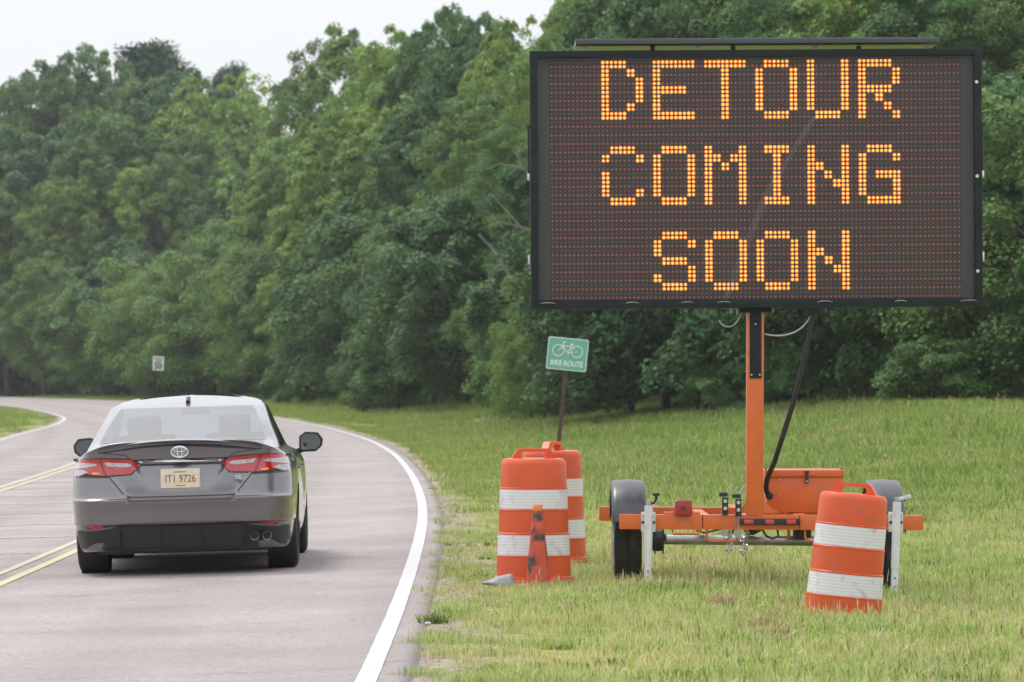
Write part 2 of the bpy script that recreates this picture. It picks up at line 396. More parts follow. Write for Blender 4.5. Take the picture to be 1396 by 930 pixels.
def marking(name, offs, w, y0, y1, m, label, step=.8):
    V = []; Yv = np.arange(y0, y1, step)
    for y in Yv:
        c = float(offs(y)); x0 = float(xr(y))
        jl = .006 * noise.noise((c, y * 4, 2)); jr = .006 * noise.noise((c, y * 4, 7))
        for s in (c - w / 2 + jl, c + w / 2 + jr): V.append((s + x0, y, float(surf(s, y)) + .009))
    o = mesh_obj(name, V, [(2 * i, 2 * i + 1, 2 * i + 3, 2 * i + 2) for i in range(len(Yv) - 1)], m)
    return setp(o, label, kind='structure')
marking('edge_line', lambda y: 0, .108, -40, 420, m_white, 'white edge line on the right side of the road', .4)
marking('edge_line', lambda y: off_left(y), .125, -40, 420, m_white, 'white edge line on the left side of the road')
marking('centre_line', lambda y: -3.22, .09, -40, 420, m_yellow, 'yellow line nearest the right-hand lane')
marking('centre_line', lambda y: -3.44, .08, -40, 178, m_yellow_worn, 'second yellow line bounding the painted median')
marking('centre_line', lambda y: off_ly(y), .10, -40, 420, m_yellow, 'yellow line nearest the left-hand lane')
marking('centre_line', lambda y: off_ly(y) + .22, .10, -40, 178, m_yellow_worn, 'inner yellow line on the far side of the painted median')
def hatch(y, w):
    V = []
    for i in range(9):
        s = -3.6 - 2.65 * i / 8; yy = y + (i - 4) * .03
        for d in (-w / 2, w / 2): V.append((s + float(xr(yy)), yy + d, float(surf(s, yy)) + .008))
    o = mesh_obj('median_bar', V, [(2 * i, 2 * i + 2, 2 * i + 3, 2 * i + 1) for i in range(8)], m_yellow_worn)
    setp(o, 'worn yellow bar painted across the flush median', group='yellow bars across the median', kind='structure')
for i, y in enumerate(np.arange(26.2, 100, 4.1)): hatch(float(y), .12 + .05 * (i % 3))


# ------------------------------------------------------------------ message board trailer
m_orange = mat('orange_enamel', (.66, .135, .022), rough=.38, var=.06, scale=5, coat=.25, dirt=(.35, .10, .03), dscale=9, damt=.35)
m_cab = mat('charcoal_cabinet_paint', (.015, .021, .024), rough=.6, var=.15, scale=6, spec=.2, dirt=(.04, .05, .05), dscale=7, damt=.2)
m_face = mat('dark_display_face', (.024, .019, .016), rough=.55, var=.12, scale=3)
m_margin = mat('grey_display_margin', (.034, .044, .042), rough=.5, var=.1, scale=4)
m_unlit = mat('unlit_led', (.40, .075, .07), rough=.4, var=.2, scale=60)
m_unlit2 = mat('dim_unlit_led', (.17, .055, .055), rough=.4, var=.2, scale=60)
m_black = mat('black_rubber', (.018, .019, .020), rough=.6, var=.2, scale=20)
m_blackp = mat('black_plastic', (.022, .024, .025), rough=.42, var=.15, scale=20)
m_tyre = mat('tyre_rubber', (.022, .023, .022), rough=.85, var=.25, scale=18, bump=.3, bscale=70, dirt=(.10, .085, .06), dscale=6, damt=.35)
m_galv = mat('galvanised_steel', (.42, .43, .44), rough=.4, metal=.75, var=.18, scale=16)
m_jack = mat('white_jack_paint', (.66, .67, .70), rough=.42, var=.06, scale=9, dirt=(.35, .30, .25), dscale=16, damt=.35, dlo=.58, dhi=.68)
m_fender = mat('grey_plastic_fender', (.042, .045, .052), rough=.34, var=.10, scale=7, dirt=(.2, .18, .15), dscale=11, damt=.2)
m_redlens = mat('red_lens', (.34, .018, .022), rough=.2, var=.12, scale=22, coat=.6)
m_redlens2 = mat('bright_red_lens', (.62, .05, .045), rough=.2, var=.1, scale=22, coat=.6)
m_steel = mat('bright_bolt', (.62, .62, .62), rough=.25, metal=.9, var=.1, scale=30)
m_solar = mat('solar_panel_frame', (.035, .045, .055), rough=.3, var=.1, scale=6, coat=.4)
m_led = mat('lit_led_halo', (.5, .12, .02), rough=.5, emit=(1.0, .23, .015), estr=.62)
m_led2 = mat('lit_led_core', (.8, .45, .1), rough=.5, emit=(1.0, .42, .06), estr=1.0)
m_pane = glass_mat('clear_polycarbonate', (.97, .97, .97), r0=.016, rough=.12)

TY = 30.4; TS = F / TY
TX0 = (1030 - 698) / TS
tr = empty('message_board_trailer', (TX0, TY, gz(TX0, TY)), label='orange wheeled trailer carrying a large lit amber message board', cat='message board')
TZ0 = tr.location.z
def T(p, q, d=0.0):     # photograph pixel -> trailer coordinates in the plane of the display (d metres behind it)
    return Vector(((p - 698) / TS - TX0, d, HC - (q - HOR) / TS - TZ0))

# cabinet (tilted a fraction of a degree, as it stands)
cab = empty('board', (0, 0, 0)); cab.parent = tr
c0 = T(1030, 244.5); cab.location = c0; cab.rotation_euler = (0, R(-.37), 0)
W2, H2 = 307 / TS, 175.5 / TS
D0, D1 = -.10, .22
fr = MB()
fw, fb, ft = .055, .066, .050
fr.box((-W2, D0, -H2), (-W2 + fw, D1, H2), .006); fr.box((W2 - fw, D0, -H2), (W2, D1, H2), .006)
fr.box((-W2 + fw - .004, D0 + .003, H2 - ft), (W2 - fw + .004, D1 - .003, H2 - .001), .005); fr.box((-W2 + fw - .004, D0 + .003, -H2 + .001), (W2 - fw + .004, D1 - .003, -H2 + fb), .005)
fr.build('cabinet_frame', m_cab, cab)
MB().box((-W2 + .02, .06, -H2 + .02), (W2 - .02, D1 - .01, H2 - .02)).build('cabinet_back', m_cab, cab)
MB().box((-W2 + fw - .002, -.02, -H2 + fb - .002), (W2 - fw + .002, .059, H2 - ft + .002)).build('display_face', m_margin, cab)
PI_ = 5.83 / TS
lx0 = (752.7 - 1030) / TS; lz0 = (244.5 - 86.5) / TS + .012
MB().box((lx0 - .02, -.024, lz0 - 55 * PI_ - .02), (lx0 + 95 * PI_ + .02, -.0195, lz0 + .02)).build('led_panel', m_face, cab)
FONT = {'D': '11100 10010 10001 10001 10001 10010 11100', 'E': '11111 10000 10000 11110 10000 10000 11111', 'T': '11111 00100 00100 00100 00100 00100 00100',
        'O': '01110 10001 10001 10001 10001 10001 01110', 'U': '10001 10001 10001 10001 10001 10001 01110', 'R': '11110 10001 10001 11110 10100 10010 10001',
        'C': '01110 10001 00000 10000 10000 10001 01110', 'M': '10001 11011 10101 10001 10001 10001 10001', 'I': '01110 00100 00100 00100 00100 00100 01110',
        'N': '10001 10001 11001 10101 10011 10001 10001', 'G': '01110 10001 10000 10111 10001 10001 01111', 'S': '01110 10001 10000 01110 00001 10001 01110'}
lit = set()
rl = np.random.default_rng(4)
def disc(V, Fc, c, r, y, n=8, j=0.0):
    k = len(V)
    for i in range(n):
        a = 2 * math.pi * (i + .5) / n; V.append((c[0] + r * math.cos(a), y, c[1] + r * math.sin(a)))
    Fc.append(tuple(range(k, k + n)))
for row, (word, col0) in enumerate((('DETOUR', 12), ('COMING', 12), ('SOON', 24))):
    for i, ch in enumerate(word):
        V1, F1, V2, F2 = [], [], [], []
        for r_, bits in enumerate(FONT[ch].split()):
            for c_, b_ in enumerate(bits):
                if b_ != '1': continue
                for dr in (0, 1):
                    for dc in (0, 1):
                        cc = col0 + 12 * i + 2 * c_ + dc; rr_ = 20 * row + 2 * r_ + dr; lit.add((cc, rr_))
                        ctr = (lx0 + cc * PI_, lz0 - rr_ * PI_); q = rl.uniform(.86, 1.06)
                        disc(V1, F1, ctr, PI_ * .47 * q, -.0255); disc(V2, F2, (ctr[0] + .0008, ctr[1] + .0008), PI_ * .30 * q, -.0265)
        lo = mesh_obj('letter', V1, F1, m_led, cab, smooth_=False); lo['label'] = 'letter %s of lit amber dots' % ch
        lc = mesh_obj('led_core', V2, F2, m_led2, lo, smooth_=False)
        lc['kind'] = 'stuff'
        if ch == 'C': lo['kind'] = 'stuff'
for par, mm in ((0, m_unlit2), (1, m_unlit)):
    V1, F1 = [], []
    for rr_ in range(56):
        if rr_ % 2 != par: continue
        for cc in range(96):
            if (cc, rr_) not in lit: disc(V1, F1, (lx0 + cc * PI_, lz0 - rr_ * PI_), PI_ * (.27 if par else .21), -.0255, 6)
    uo = mesh_obj('unlit_dots', V1, F1, mm, cab, smooth_=False); uo['kind'] = 'stuff'
MB().box((-W2 + fw + .001, -.066, -H2 + fb + .001), (W2 - fw - .001, -.062, H2 - ft - .001)).build('clear_cover', m_pane, cab)
m_crease = glass_mat('creased_polycarbonate', (.92, .92, .92), r0=.055, rough=.3)
v0, v1, v2 = T(1106, 160) - c0, T(1040, 265) - c0, T(984, 408) - c0
mesh_obj('cover_crease', [(v0.x, -.070, v0.z), (v0.x + .05, -.068, v0.z), (v1.x - .012, -.072, v1.z), (v1.x + .05, -.068, v1.z), (v2.x - .005, -.070, v2.z), (v2.x + .045, -.068, v2.z)], [(0, 2, 3, 1), (2, 4, 5, 3)], m_crease, cab)
for p_, q_ in ((1330, 115), (1330, 243), (1330, 372), (729, 128), (729, 250), (729, 370)):
    v = T(p_, q_) - c0
    if p_ > 1000: MB().cyl((v.x, D0 - .008, v.z), (v.x, D0 + .004, v.z), .013, seg=10, bev=.003).build('bolt', m_steel, cab)
# strips where the cover's seal has lifted along the lower edge
m_seal = mat('peeling_clear_seal', (.32, .34, .34), rough=.35, var=.3, scale=30)
for p_, w_ in ((745, .12), (860, .10), (935, .09), (985, .10), (1122, .12), (1225, .09), (1318, .13)):
    v = T(p_, 412) - c0
    MB().tube([(v.x - w_ / 2, D0 - .003, v.z - .005), (v.x - w_ / 5, D0 - .006, v.z + .004), (v.x + w_ / 4, D0 - .006, v.z + .003), (v.x + w_ / 2, D0 - .003, v.z - .004)], [.0012, .0035, .003, .0012], 6).build('lifted_seal', m_seal, cab)
# latch rods at both sides
for sgn in (-1, 1):
    x = sgn * (W2 + .012)
    MB().cyl((x, -.02, .39), (x, -.02, .05), .008, seg=8).box((x - .012, -.035, .38), (x + .012, -.005, .41), .003).build('latch_rod', m_blackp, cab)
    MB().box((x - .011, -.034, .0), (x + .011, -.008, .052), .004).build('latch_clip', m_steel, cab)
    MB().box((x - .009, -.03, -.62), (x + .009, -.008, -.55), .004).build('latch_clip', m_steel, cab)

# solar panel lying over the cabinet, seen edge-on, with its brackets
sp = empty('solar_panel', (0, 0, 0)); sp.parent = tr
a_, b_ = T(784, 59.0), T(1278, 56.5)
MB().bar(a_ + Vector((0, .42, 0)), b_ + Vector((0, .42, 0)), 1.1, .040, .006).build('panel_frame', m_solar, sp)
a2, b2 = a_ + Vector((.03, .42, .022)), b_ + Vector((-.03, .42, .022))
MB().bar(a2, b2, 1.02, .006).build('panel_glass', mat('solar_cells', (.012, .016, .035), rough=.12, var=.2, scale=6, coat=.8), sp)
for p_ in (797, 890, 952, 1000, 1112, 1172, 1264):
    t_ = T(p_, 64.6); MB().box((t_.x - .017, .06, t_.z - .030), (t_.x + .017, .12, t_.z + .014), .003).build('bracket', m_galv if p_ in (797, 952, 1112, 1264) else m_blackp, sp)

# mast
mt, mb_ = T(1030, 424, .06), T(1029, 704, .06)
MB().bar(mb_, mt, .125, .128, .006, up=(0, 1, 0)).build('mast', m_orange, tr)
p0, p1 = T(1022, 424), T(1038, 516)
ins = MB().box((p0.x, -.012, p1.z), (p1.x, .0, p0.z + .02), .002).build('mast_slide', m_cab, tr)
for p_, q_ in ((1024.5, 511), (1035.5, 511), (1030, 442)):
    v = T(p_, q_); MB().cyl((v.x, -.018, v.z), (v.x, -.008, v.z), .006, seg=8).build('bolt', m_steel, ins)
MB().box((T(1008, 0).x, -.03, T(0, 426).z), (T(1052, 0).x, .16, T(0, 419).z), .004).build('mast_head', m_cab, tr)
# curved gussets at the foot of the mast
for sgn, xa, xb in ((-1, 1018.5, 1003), (1, 1040.5, 1061)):
    A_, B_ = T(xa, 668), T(xb, 696); pl = [(A_.x, B_.z - .02), (A_.x, A_.z)]
    for k in range(1, 9):
        a = math.pi / 2 * k / 8; pl.append((A_.x + (B_.x - A_.x) * (1 - math.cos(a)), A_.z + (B_.z - A_.z) * math.sin(a)))
    pl.append((B_.x, B_.z - .02))
    MB().prism(pl, .0, .012, 'Y').build('gusset', m_orange, tr)

# rear cross beam in three lengths with open joints
def beam(name, p_, q_, y0, y1, mm=m_orange, d=.05, w=.10):
    a, b = T(p_, y0, d), T(q_, y1, d); return MB().bar(a, b, w, .110, .005).build(name, mm, tr)
bz = lambda p: 711.5 + (p - 845) / (1258 - 845) * 1.5
for p_, q_ in ((845, 957.4), (958.6, 1006.4), (1007.6, 1089.4), (1090.6, 1258)): beam('cross_beam', p_, q_, bz(p_), bz(q_))
for p_, q_ in ((845, 957), (1091, 1258)):
    v, u = T(p_, bz(p_)), T(q_, bz(q_))
    MB().box((v.x - .003, .004, v.z - .050), (v.x + .002, .096, v.z + .050)).build('beam_end_cap', m_orange, tr) if p_ == 845 else MB().box((u.x - .002, .004, u.z - .05), (u.x + .003, .096, u.z + .05)).build('beam_end_cap', m_orange, tr)
# front frame member showing past the left wheel, and rails joining it
beam('front_beam', 822, 1236, 708.5, 711, d=1.35)
for p_ in (960, 1092): 
    a = T(p_, 711); MB().bar((a.x, .1, a.z), (a.x, 1.30, a.z), .08, .10, .004).build('side_rail', m_orange, tr)
a = T(1028, 711); MB().bar((a.x, .1, a.z - .01), (a.x, 3.0, a.z - .01), .09, .09, .004).build('tow_bar', m_orange, tr)
MB().cyl((a.x, 3.0, a.z - .01), (a.x, 3.16, a.z - .01), .045, seg=14).build('tow_coupler', m_blackp, tr)

# axle and wheels
AXD = .55
ax_l, ax_r = T(884, 739.5, AXD), T(1190, 742.5, AXD)
MB().cyl(ax_l, ax_r, .036, seg=20).build('axle', m_galv, tr)
def wheel(parent, name, c, r, w, rim_r, sgn, mt=m_tyre, mr=m_galv, spokes=0, lugs=True):
    """sgn: outward side along X"""
    e = empty(name, c); e.parent = parent
    M = Matrix.Rotation(R(90) * sgn, 4, 'Y')
    h = w / 2
    b = MB().lathe([(rim_r, -h * .85), (rim_r + .02, -h), (r - .05, -h), (r - .02, -h * .92), (r - .006, -h * .72), (r, -h * .4), (r, -h * .06), (r - .008, -h * .05), (r - .008, h * .05), (r, h * .06), (r, h * .4), (r - .006, h * .72), (r - .02, h * .92), (r - .05, h), (rim_r + .02, h), (rim_r, h * .85)], 48, M, close=True)
    # tread lugs
    for k in range(36 if lugs else 0):
        a = 2 * math.pi * k / 36
        for sg in (-1, 1):
            p = Vector((sg * w * .36, math.cos(a) * (r - .002), math.sin(a) * (r - .002)))
            b.box(p - Vector((w * .12, .014, .006)), p + Vector((w * .12, .014, .006)), rot=Matrix.Rotation(a - math.pi / 2, 4, 'X'))
    b.build('tyre', mt, e)
    b = MB().lathe([(0, h * .55), (rim_r * .3, h * .55), (rim_r * .35, h * .35), (rim_r * .8, h * .30), (rim_r * .92, h * .8), (rim_r, h * .84), (rim_r, -h * .8), (rim_r * .9, -h * .6), (rim_r * .9, 0), (0, 0)], 36, M)
    if spokes:
        for k in range(spokes):
            a = 2 * math.pi * k / spokes
            p = Vector((sgn * h * .62, 0, 0)); q = Vector((sgn * h * .72, math.cos(a) * rim_r * .95, math.sin(a) * rim_r * .95)); b.bar(p, q, .05, .03, .006, up=(1, 0, 0))
    b.build('rim', mr, e)
    return e
rT = .315
wl = T(858, 0, AXD); wr_ = T(1211, 0, AXD)
gl = gz(TX0 + wl.x, TY + AXD) - TZ0; gr_ = gz(TX0 + wr_.x, TY + AXD) - TZ0
wheel(tr, 'wheel', (wl.x, AXD, gl + rT - .02), rT, .205, .19, -1); wheel(tr, 'wheel', (wr_.x, AXD, gr_ + rT - .02), rT, .205, .19, 1)
def fender(cx, cz, r, w, name='fender', sgn=1):
    ang = [R(a) for a in range(22, 159, 5)]; b = MB(); bm = b.bm; ring = []
    prof = [(-w / 2, -.055), (-w / 2 + .002, -.02), (-w / 2 + .012, -.006), (-w / 2 + .035, 0), (0, .006), (w / 2 - .035, 0), (w / 2 - .012, -.006), (w / 2 - .002, -.02), (w / 2, -.055)]
    prof += [(x * .97, d - .006) for x, d in prof[::-1]]
    for a in ang:
        ring.append([bm.verts.new((cx + x, AXD - math.cos(a) * (r + d), cz + math.sin(a) * (r + d))) for x, d in prof])
    n = len(prof)
    for i in range(len(ang) - 1):
        for j in range(n): bm.faces.new((ring[i][j], ring[i][(j + 1) % n], ring[i + 1][(j + 1) % n], ring[i + 1][j]))
    bm.faces.new(ring[0]); bm.faces.new(ring[-1][::-1]); bmesh.ops.recalc_face_normals(bm, faces=bm.faces)
    return b.build(name, m_fender, tr, angle=50)
for c, g in ((wl, gl), (wr_, gr_)):
    top = T(0, 657).z; cz = g + rT - .02
    fender(c.x + (.004 if c.x < 0 else .004), cz, top - cz, .262)
# fender stays, hub, shackle
v = T(840, 718, .30); MB().bar((v.x - .018, .28, v.z), (v.x - .018, .28, v.z - .30), .02, .03, .003, up=(0, 1, 0)).build('fender_stay', m_galv, tr)
v = T(898, 740, AXD - .06); b = MB(); b.cyl((v.x - .03, AXD - .02, v.z), (v.x + .05, AXD - .02, v.z), .085, seg=20, bev=.006); b.cyl((v.x + .05, AXD - .02, v.z + .02), (v.x + .075, AXD - .02, v.z + .02), .03, seg=12); b.build('brake_drum', m_blackp, tr)
for dx_ in (-.012, .05):
    MB().box((v.x + dx_ - .006, AXD - .10, v.z - .10), (v.x + dx_ + .006, AXD - .08, v.z + .13), .002).build('spring_bolt', m_blackp, tr)
v = T(1183, 742, AXD); MB().cyl((v.x - .05, AXD - .02, v.z), (v.x + .03, AXD - .02, v.z), .085, seg=20, bev=.006).build('brake_drum', m_blackp, tr)

# levelling jacks
def jack(p_top, q_top, p_bot, q_bot, split, knob):
    a = T(p_top, q_top, -.06); b_ = T(p_bot, q_bot, -.06)
    gb = gz(TX0 + b_.x, TY - .06) - TZ0; b_.z = min(b_.z, gb - .01)
    e = empty('jack', (0, 0, 0)); e.parent = tr
    m_ = a.lerp(b_, split)
    MB().cyl(m_, a, .031, seg=20, bev=.004).build('outer_tube', m_jack, e)
    it = MB().cyl(b_ , m_ + (a - m_).normalized() * .05, .027, seg=18).build('inner_tube', m_jack, e)
    for k in (.25, .5, .72):
        h = m_.lerp(b_, k); MB().cyl((h.x, h.y - .029, h.z), (h.x, h.y - .02, h.z), .007, seg=8).build('hole', m_black, it)
    fz = b_.copy(); MB().box((fz.x - .07, fz.y - .07, fz.z - .012), (fz.x + .07, fz.y + .07, fz.z), .004).build('foot_plate', m_jack, e)
    c = a.lerp(b_, .25); br = MB().box((c.x - .053, -.032, T(0, 725).z), (c.x + .053, -.002, T(0, 698).z), .003).build('bracket', m_jack, e)
    for sx_ in (-.04, .04):
        MB().cyl((c.x + sx_, -.04, T(0, 703).z), (c.x + sx_, -.03, T(0, 703).z), .008, seg=8).build('bolt', m_steel, br)
        MB().cyl((c.x + sx_, -.04, T(0, 712).z), (c.x + sx_, -.031, T(0, 712).z), .011, seg=8).build('bolt', m_blackp, br)
    MB().cyl(a, a + Vector((0, 0, .035)), .022, seg=14, bev=.004).build('cap', m_galv, e)
    if knob:
        MB().tube([a + Vector((.01, 0, .01)), a + Vector((.04, -.01, .022)), a + Vector((.058, -.01, .055))], .009, 8).cyl(a + Vector((.055, -.01, .05)), a + Vector((.055, -.01, .075)), .012, seg=10).box(a + Vector((.028, -.03, .072)), a + Vector((.082, .01, .094)), .005).build('crank_handle', m_blackp, e)
    else:
        MB().bar(a + Vector((.01, -.01, .022)), a + Vector((.10, -.03, .045)), .012, .026, .004).build('crank_handle', m_jack, e)
    return e
jack(884, 689, 882.5, 788, .72, True); jack(1222, 684, 1217.5, 823, .66, False)
# spare fender latch at the outer side of the right wheel
v = T(1237, 682, AXD - .1); MB().box((v.x - .012, v.y - .02, v.z - .02), (v.x + .028, v.y + .02, v.z + .012), .004).build('fender_latch', m_blackp, tr)

# lamps
tl = empty('tail_lamp', (0, 0, 0)); tl.parent = tr
a, b_ = T(920, 703, -.005), T(943, 682, -.005)
MB().box((a.x, -.045, a.z), (b_.x, .02, b_.z), .016, seg=3).build('lens', m_redlens, tl)
MB().box((a.x - .022, .021, a.z - .004), (b_.x + .016, .05, T(0, 697).z), .004).build('mount', m_orange, tl)
ct = T(931.5, 693); MB().cyl((ct.x, -.048, ct.z), (ct.x, -.044, ct.z), .016, seg=14).build('reflector_bead', mat('dark_red_bead', (.09, .01, .012), rough=.2, coat=.5), tl)
ib = empty('marker_lamp_bar', (0, 0, 0)); ib.parent = tr
a, b_ = T(1008, 715.5), T(1090.5, 707)
MB().box((a.x, -.028, a.z), (b_.x, -.001, b_.z), .004).build('housing', m_blackp, ib)
for p_, q_ in ((1014, 1026.5), (1043, 1055), (1072, 1084.5)):
    u, w_ = T(p_, 714.2), T(q_, 708.2); MB().box((u.x, -.040, u.z), (w_.x, -.027, w_.z), .004).build('lens', m_redlens2, ib)
# thin paint-chipped rail and handles beneath the beam
MB().tube([T(917, 722, .02), T(918, 728, .0), T(952, 728, .0), T(955, 722, .02)], .010, 8).build('grab_rail', m_orange, tr)
for p_, q_ in ((964, 1006), (1098, 1140)):
    MB().tube([T(p_, 720, .03), T(p_, 732, .03), T(p_ + 1, 736, .03), T(p_ + 4, 738, .03), T(q_ - 4, 738, .03), T(q_ - 1, 736, .03), T(q_, 732, .03), T(q_, 720, .03)], .0085, 8).build('tie_down_loop', m_orange, tr)
v = T(905, 703, .08); MB().box((v.x, .02, v.z - .01), (T(955, 0).x, .12, T(0, 698.5).z), .003).build('beam_top_plate', m_orange, tr)
# two black toggle clamps on the beam with bent wire pulls
for k, (p_, q_) in enumerate(((988.5, 700), (1006.5, 702))):
    e = empty('toggle_clamp', (0, 0, 0)); e.parent = tr; v = T(p_, q_, .0)
    MB().box((v.x - .023, -.03, v.z - .01), (v.x + .022, .0, T(0, q_ - 22).z), .004).build('clamp_body', m_blackp, e)
    MB().box((v.x - .045, -.035, T(0, q_ - 23).z), (v.x + .016, .004, T(0, q_ - 28.5).z), .005).build('clamp_head', m_black, e)
    for dz in (-17, -7):
        h = T(p_, q_ + dz); MB().cyl((h.x, -.042, h.z), (h.x, -.028, h.z), .014, seg=12, bev=.003).build('bolt', m_steel, e)
    MB().tube([T(p_ + 3, q_ - 24, -.01), T(p_ + 3.6, q_ - 33, -.01), T(p_ + 9, q_ - 41, -.01)], .0055, 6).build('wire_pull', m_galv, e)
    MB().box((v.x - .025, .001, v.z - .17), (v.x + .022, .012, v.z + .02), .002).build('clamp_strap', m_galv, e)
# safety chains hanging under the beam
def chain(p_, q_, n, seed):
    e = empty('safety_chain', (0, 0, 0)); e.parent = tr; r2 = random.Random(seed); v = T(p_, q_, .1)
    for i in range(n):
        c = v + Vector((r2.uniform(-.012, .012) + .022 * math.sin(i * 1.3), r2.uniform(-.02, .02), -.021 * i))
        M = Matrix.Rotation(r2.uniform(0, 3), 3, 'Z') @ Matrix.Rotation(r2.uniform(-.6, .6), 3, 'X')
        pts_ = [c + M @ Vector((.013 * math.cos(t), 0, .020 * math.sin(t))) for t in np.linspace(0, 2 * math.pi, 13)]
        MB().tube(pts_, .0055, 6, caps=False).build('link', m_steel, e)
chain(996, 722, 9, 1); chain(1016, 724, 9, 2)
# wiring under the beam
MB().tube([T(1040, 722, .08), T(1045, 731, .08), T(1054, 735, .08), T(1062, 732, .08), T(1061, 722, .1)], .008, 8).build('wire_loop', m_black, tr)
MB().tube([T(950, 724, .08), T(962, 727, .08), T(975, 724, .08), T(985, 722, .08)], .006, 8).build('wire_loop', m_black, tr)
MB().prism([(T(1018, 0).x, T(0, 722).z), (T(1046, 0).x, T(0, 722).z), (T(1030, 0).x, T(0, 731).z), (T(1020, 0).x, T(0, 731).z)], .2, .5).build('winch', m_blackp, tr)
v = T(1087, 735, .3); MB().box((v.x, .3, v.z), (T(1110, 0).x, .5, T(0, 722).z), .005).build('junction_box', m_black, tr)
v = T(1079, 738, .45); MB().box((v.x, .45, v.z), (T(1083, 0).x, .5, T(0, 722).z), .003).build('stay', m_orange, tr)

# equipment box
bx_ = empty('equipment_box', (0, 0, 0)); bx_.parent = tr
a, b_ = T(1050, 701, .42), T(1156.5, 652.5, .42)
MB().box((a.x, .42, a.z), (b_.x, 1.0, b_.z), .006).build('body', m_orange, bx_)
a2, b2 = T(1047, 652.0, .40), T(1157.5, 642.5, .40)
ld = MB().box((a2.x, .40, a2.z), (b2.x, 1.02, b2.z), .006).build('lid', m_orange, bx_)
v = T(1105, 651); e = MB().box((v.x - .012, .385, T(0, 661).z), (v.x + .012, .402, T(0, 645).z), .003).box((v.x - .018, .38, T(0, 646.5).z), (v.x + .018, .402, T(0, 643.5).z), .003).build('latch', m_blackp, bx_)
v2 = T(1105, 648.5); MB().box((v2.x - .07, .39, v2.z - .006), (v2.x + .07, .405, v2.z + .004), .002).build('latch_plate', m_orange, bx_)
MB().cyl((v.x, .376, T(0, 658).z), (v.x, .386, T(0, 658).z), .007, seg=10).build('latch_rivet', m_steel, e)
for p_, q_ in ((1069, 656), (1069, 676)):
    v = T(p_, q_); MB().cyl((v.x, .413, v.z), (v.x, .421, v.z), .005, seg=8).build('rivet', m_steel, bx_)
for p_ in (1050, 1155):
    v = T(p_, 643); MB().box((v.x - .008, .5, v.z - .02), (v.x + .008, .54, v.z + .014), .003).build('hinge', m_blackp, ld)
# cables
def bez(pts_, n=24):
    P_ = [Vector(p) for p in pts_]; out = []
    for i in range(n + 1):
        t = i / n; Q = P_[:]
        while len(Q) > 1: Q = [Q[k].lerp(Q[k + 1], t) for k in range(len(Q) - 1)]
        out.append(Q[0])
    return out
hose = [T(1110, 422, .0), T(1106, 440, .0), T(1096, 490, .0), T(1082, 550, .05), T(1066, 602, .1), T(1057, 632, .15), T(1051.5, 645, .2), T(1048.5, 655, .25), T(1047.5, 665, .3), T(1049, 672, .35), T(1053, 677, .4)]
MB().tube(hose, .020, 10).build('black_hose', m_black, tr)
v = T(1053, 678, .38); MB().ball(v, .03, sx=1.0).cyl(v, v + Vector((0, .06, 0)), .026, seg=12).build('hose_gland', m_black, tr)
MB().tube(bez([T(1041, 455, .04), T(1060, 460, -.02), T(1090, 462, -.02), T(1102, 438, .0), T(1109, 424, .0)]), .0065, 8).build('grey_cable', m_galv, tr)
MB().tube(bez([T(980, 424, .04), T(972, 442, .02), T(1002, 462, .0), T(1006, 434, .02), T(1012, 426, .04)]), .0065, 8).build('grey_cable', m_galv, tr)
v = T(980, 432, .03); MB().cyl(T(981, 421, .03), T(979, 438, .03), .012, seg=10).build('cable_plug', m_blackp, tr)
for p_, q_ in ((997, 426), (1005, 427), (1045, 425), (1053, 424)):
    v = T(p_, q_); MB().cyl((v.x, .0, v.z - .008), (v.x, .0, v.z + .03), .007, seg=8).build('bolt', m_galv, tr)

# ------------------------------------------------------------------ drums, cone, roadside signs
m_drum = mat('orange_drum_plastic', (.62, .085, .020), rough=.42, var=.07, scale=4, spec=.45, dirt=(.36, .11, .07), dscale=11, damt=.6, dlo=.53)
def band_mat():
    m = bpy.data.materials.new('white_reflective_sheeting'); nt, p = nodes_of(m); L = nt.links.new
    tc = nt.nodes.new('ShaderNodeTexCoord')
    w = nt.nodes.new('ShaderNodeTexWave'); w.bands_direction = 'Z'; w.inputs['Scale'].default_value = 14; w.inputs['Distortion'].default_value = .6; L(tc.outputs['Object'], w.inputs['Vector'])
    n = nt.nodes.new('ShaderNodeTexNoise'); n.inputs['Scale'].default_value = 9; n.inputs['Detail'].default_value = 8; L(tc.outputs['Object'], n.inputs['Vector'])
    r = nt.nodes.new('ShaderNodeValToRGB'); e = r.color_ramp.elements; e[0].color = (.60, .60, .63, 1); e[1].color = (.72, .71, .75, 1); L(w.outputs['Fac'], r.inputs[0])
    mr = nt.nodes.new('ShaderNodeMapRange'); mr.inputs[1].default_value = .57; mr.inputs[2].default_value = .72; mr.inputs[4].default_value = .6; L(n.outputs['Fac'], mr.inputs[0])
    mx = nt.nodes.new('ShaderNodeMix'); mx.data_type = 'RGBA'; mx.inputs[7].default_value = (.38, .30, .27, 1); L(mr.outputs[0], mx.inputs[0]); L(r.outputs[0], mx.inputs[6]); L(mx.outputs[2], p.inputs['Base Color'])
    p.inputs['Roughness'].default_value = .35
    return m
m_band = band_mat()
m_ringw = mat('scuffed_pale_orange_edge', (.72, .30, .22), rough=.5, var=.2, scale=20)
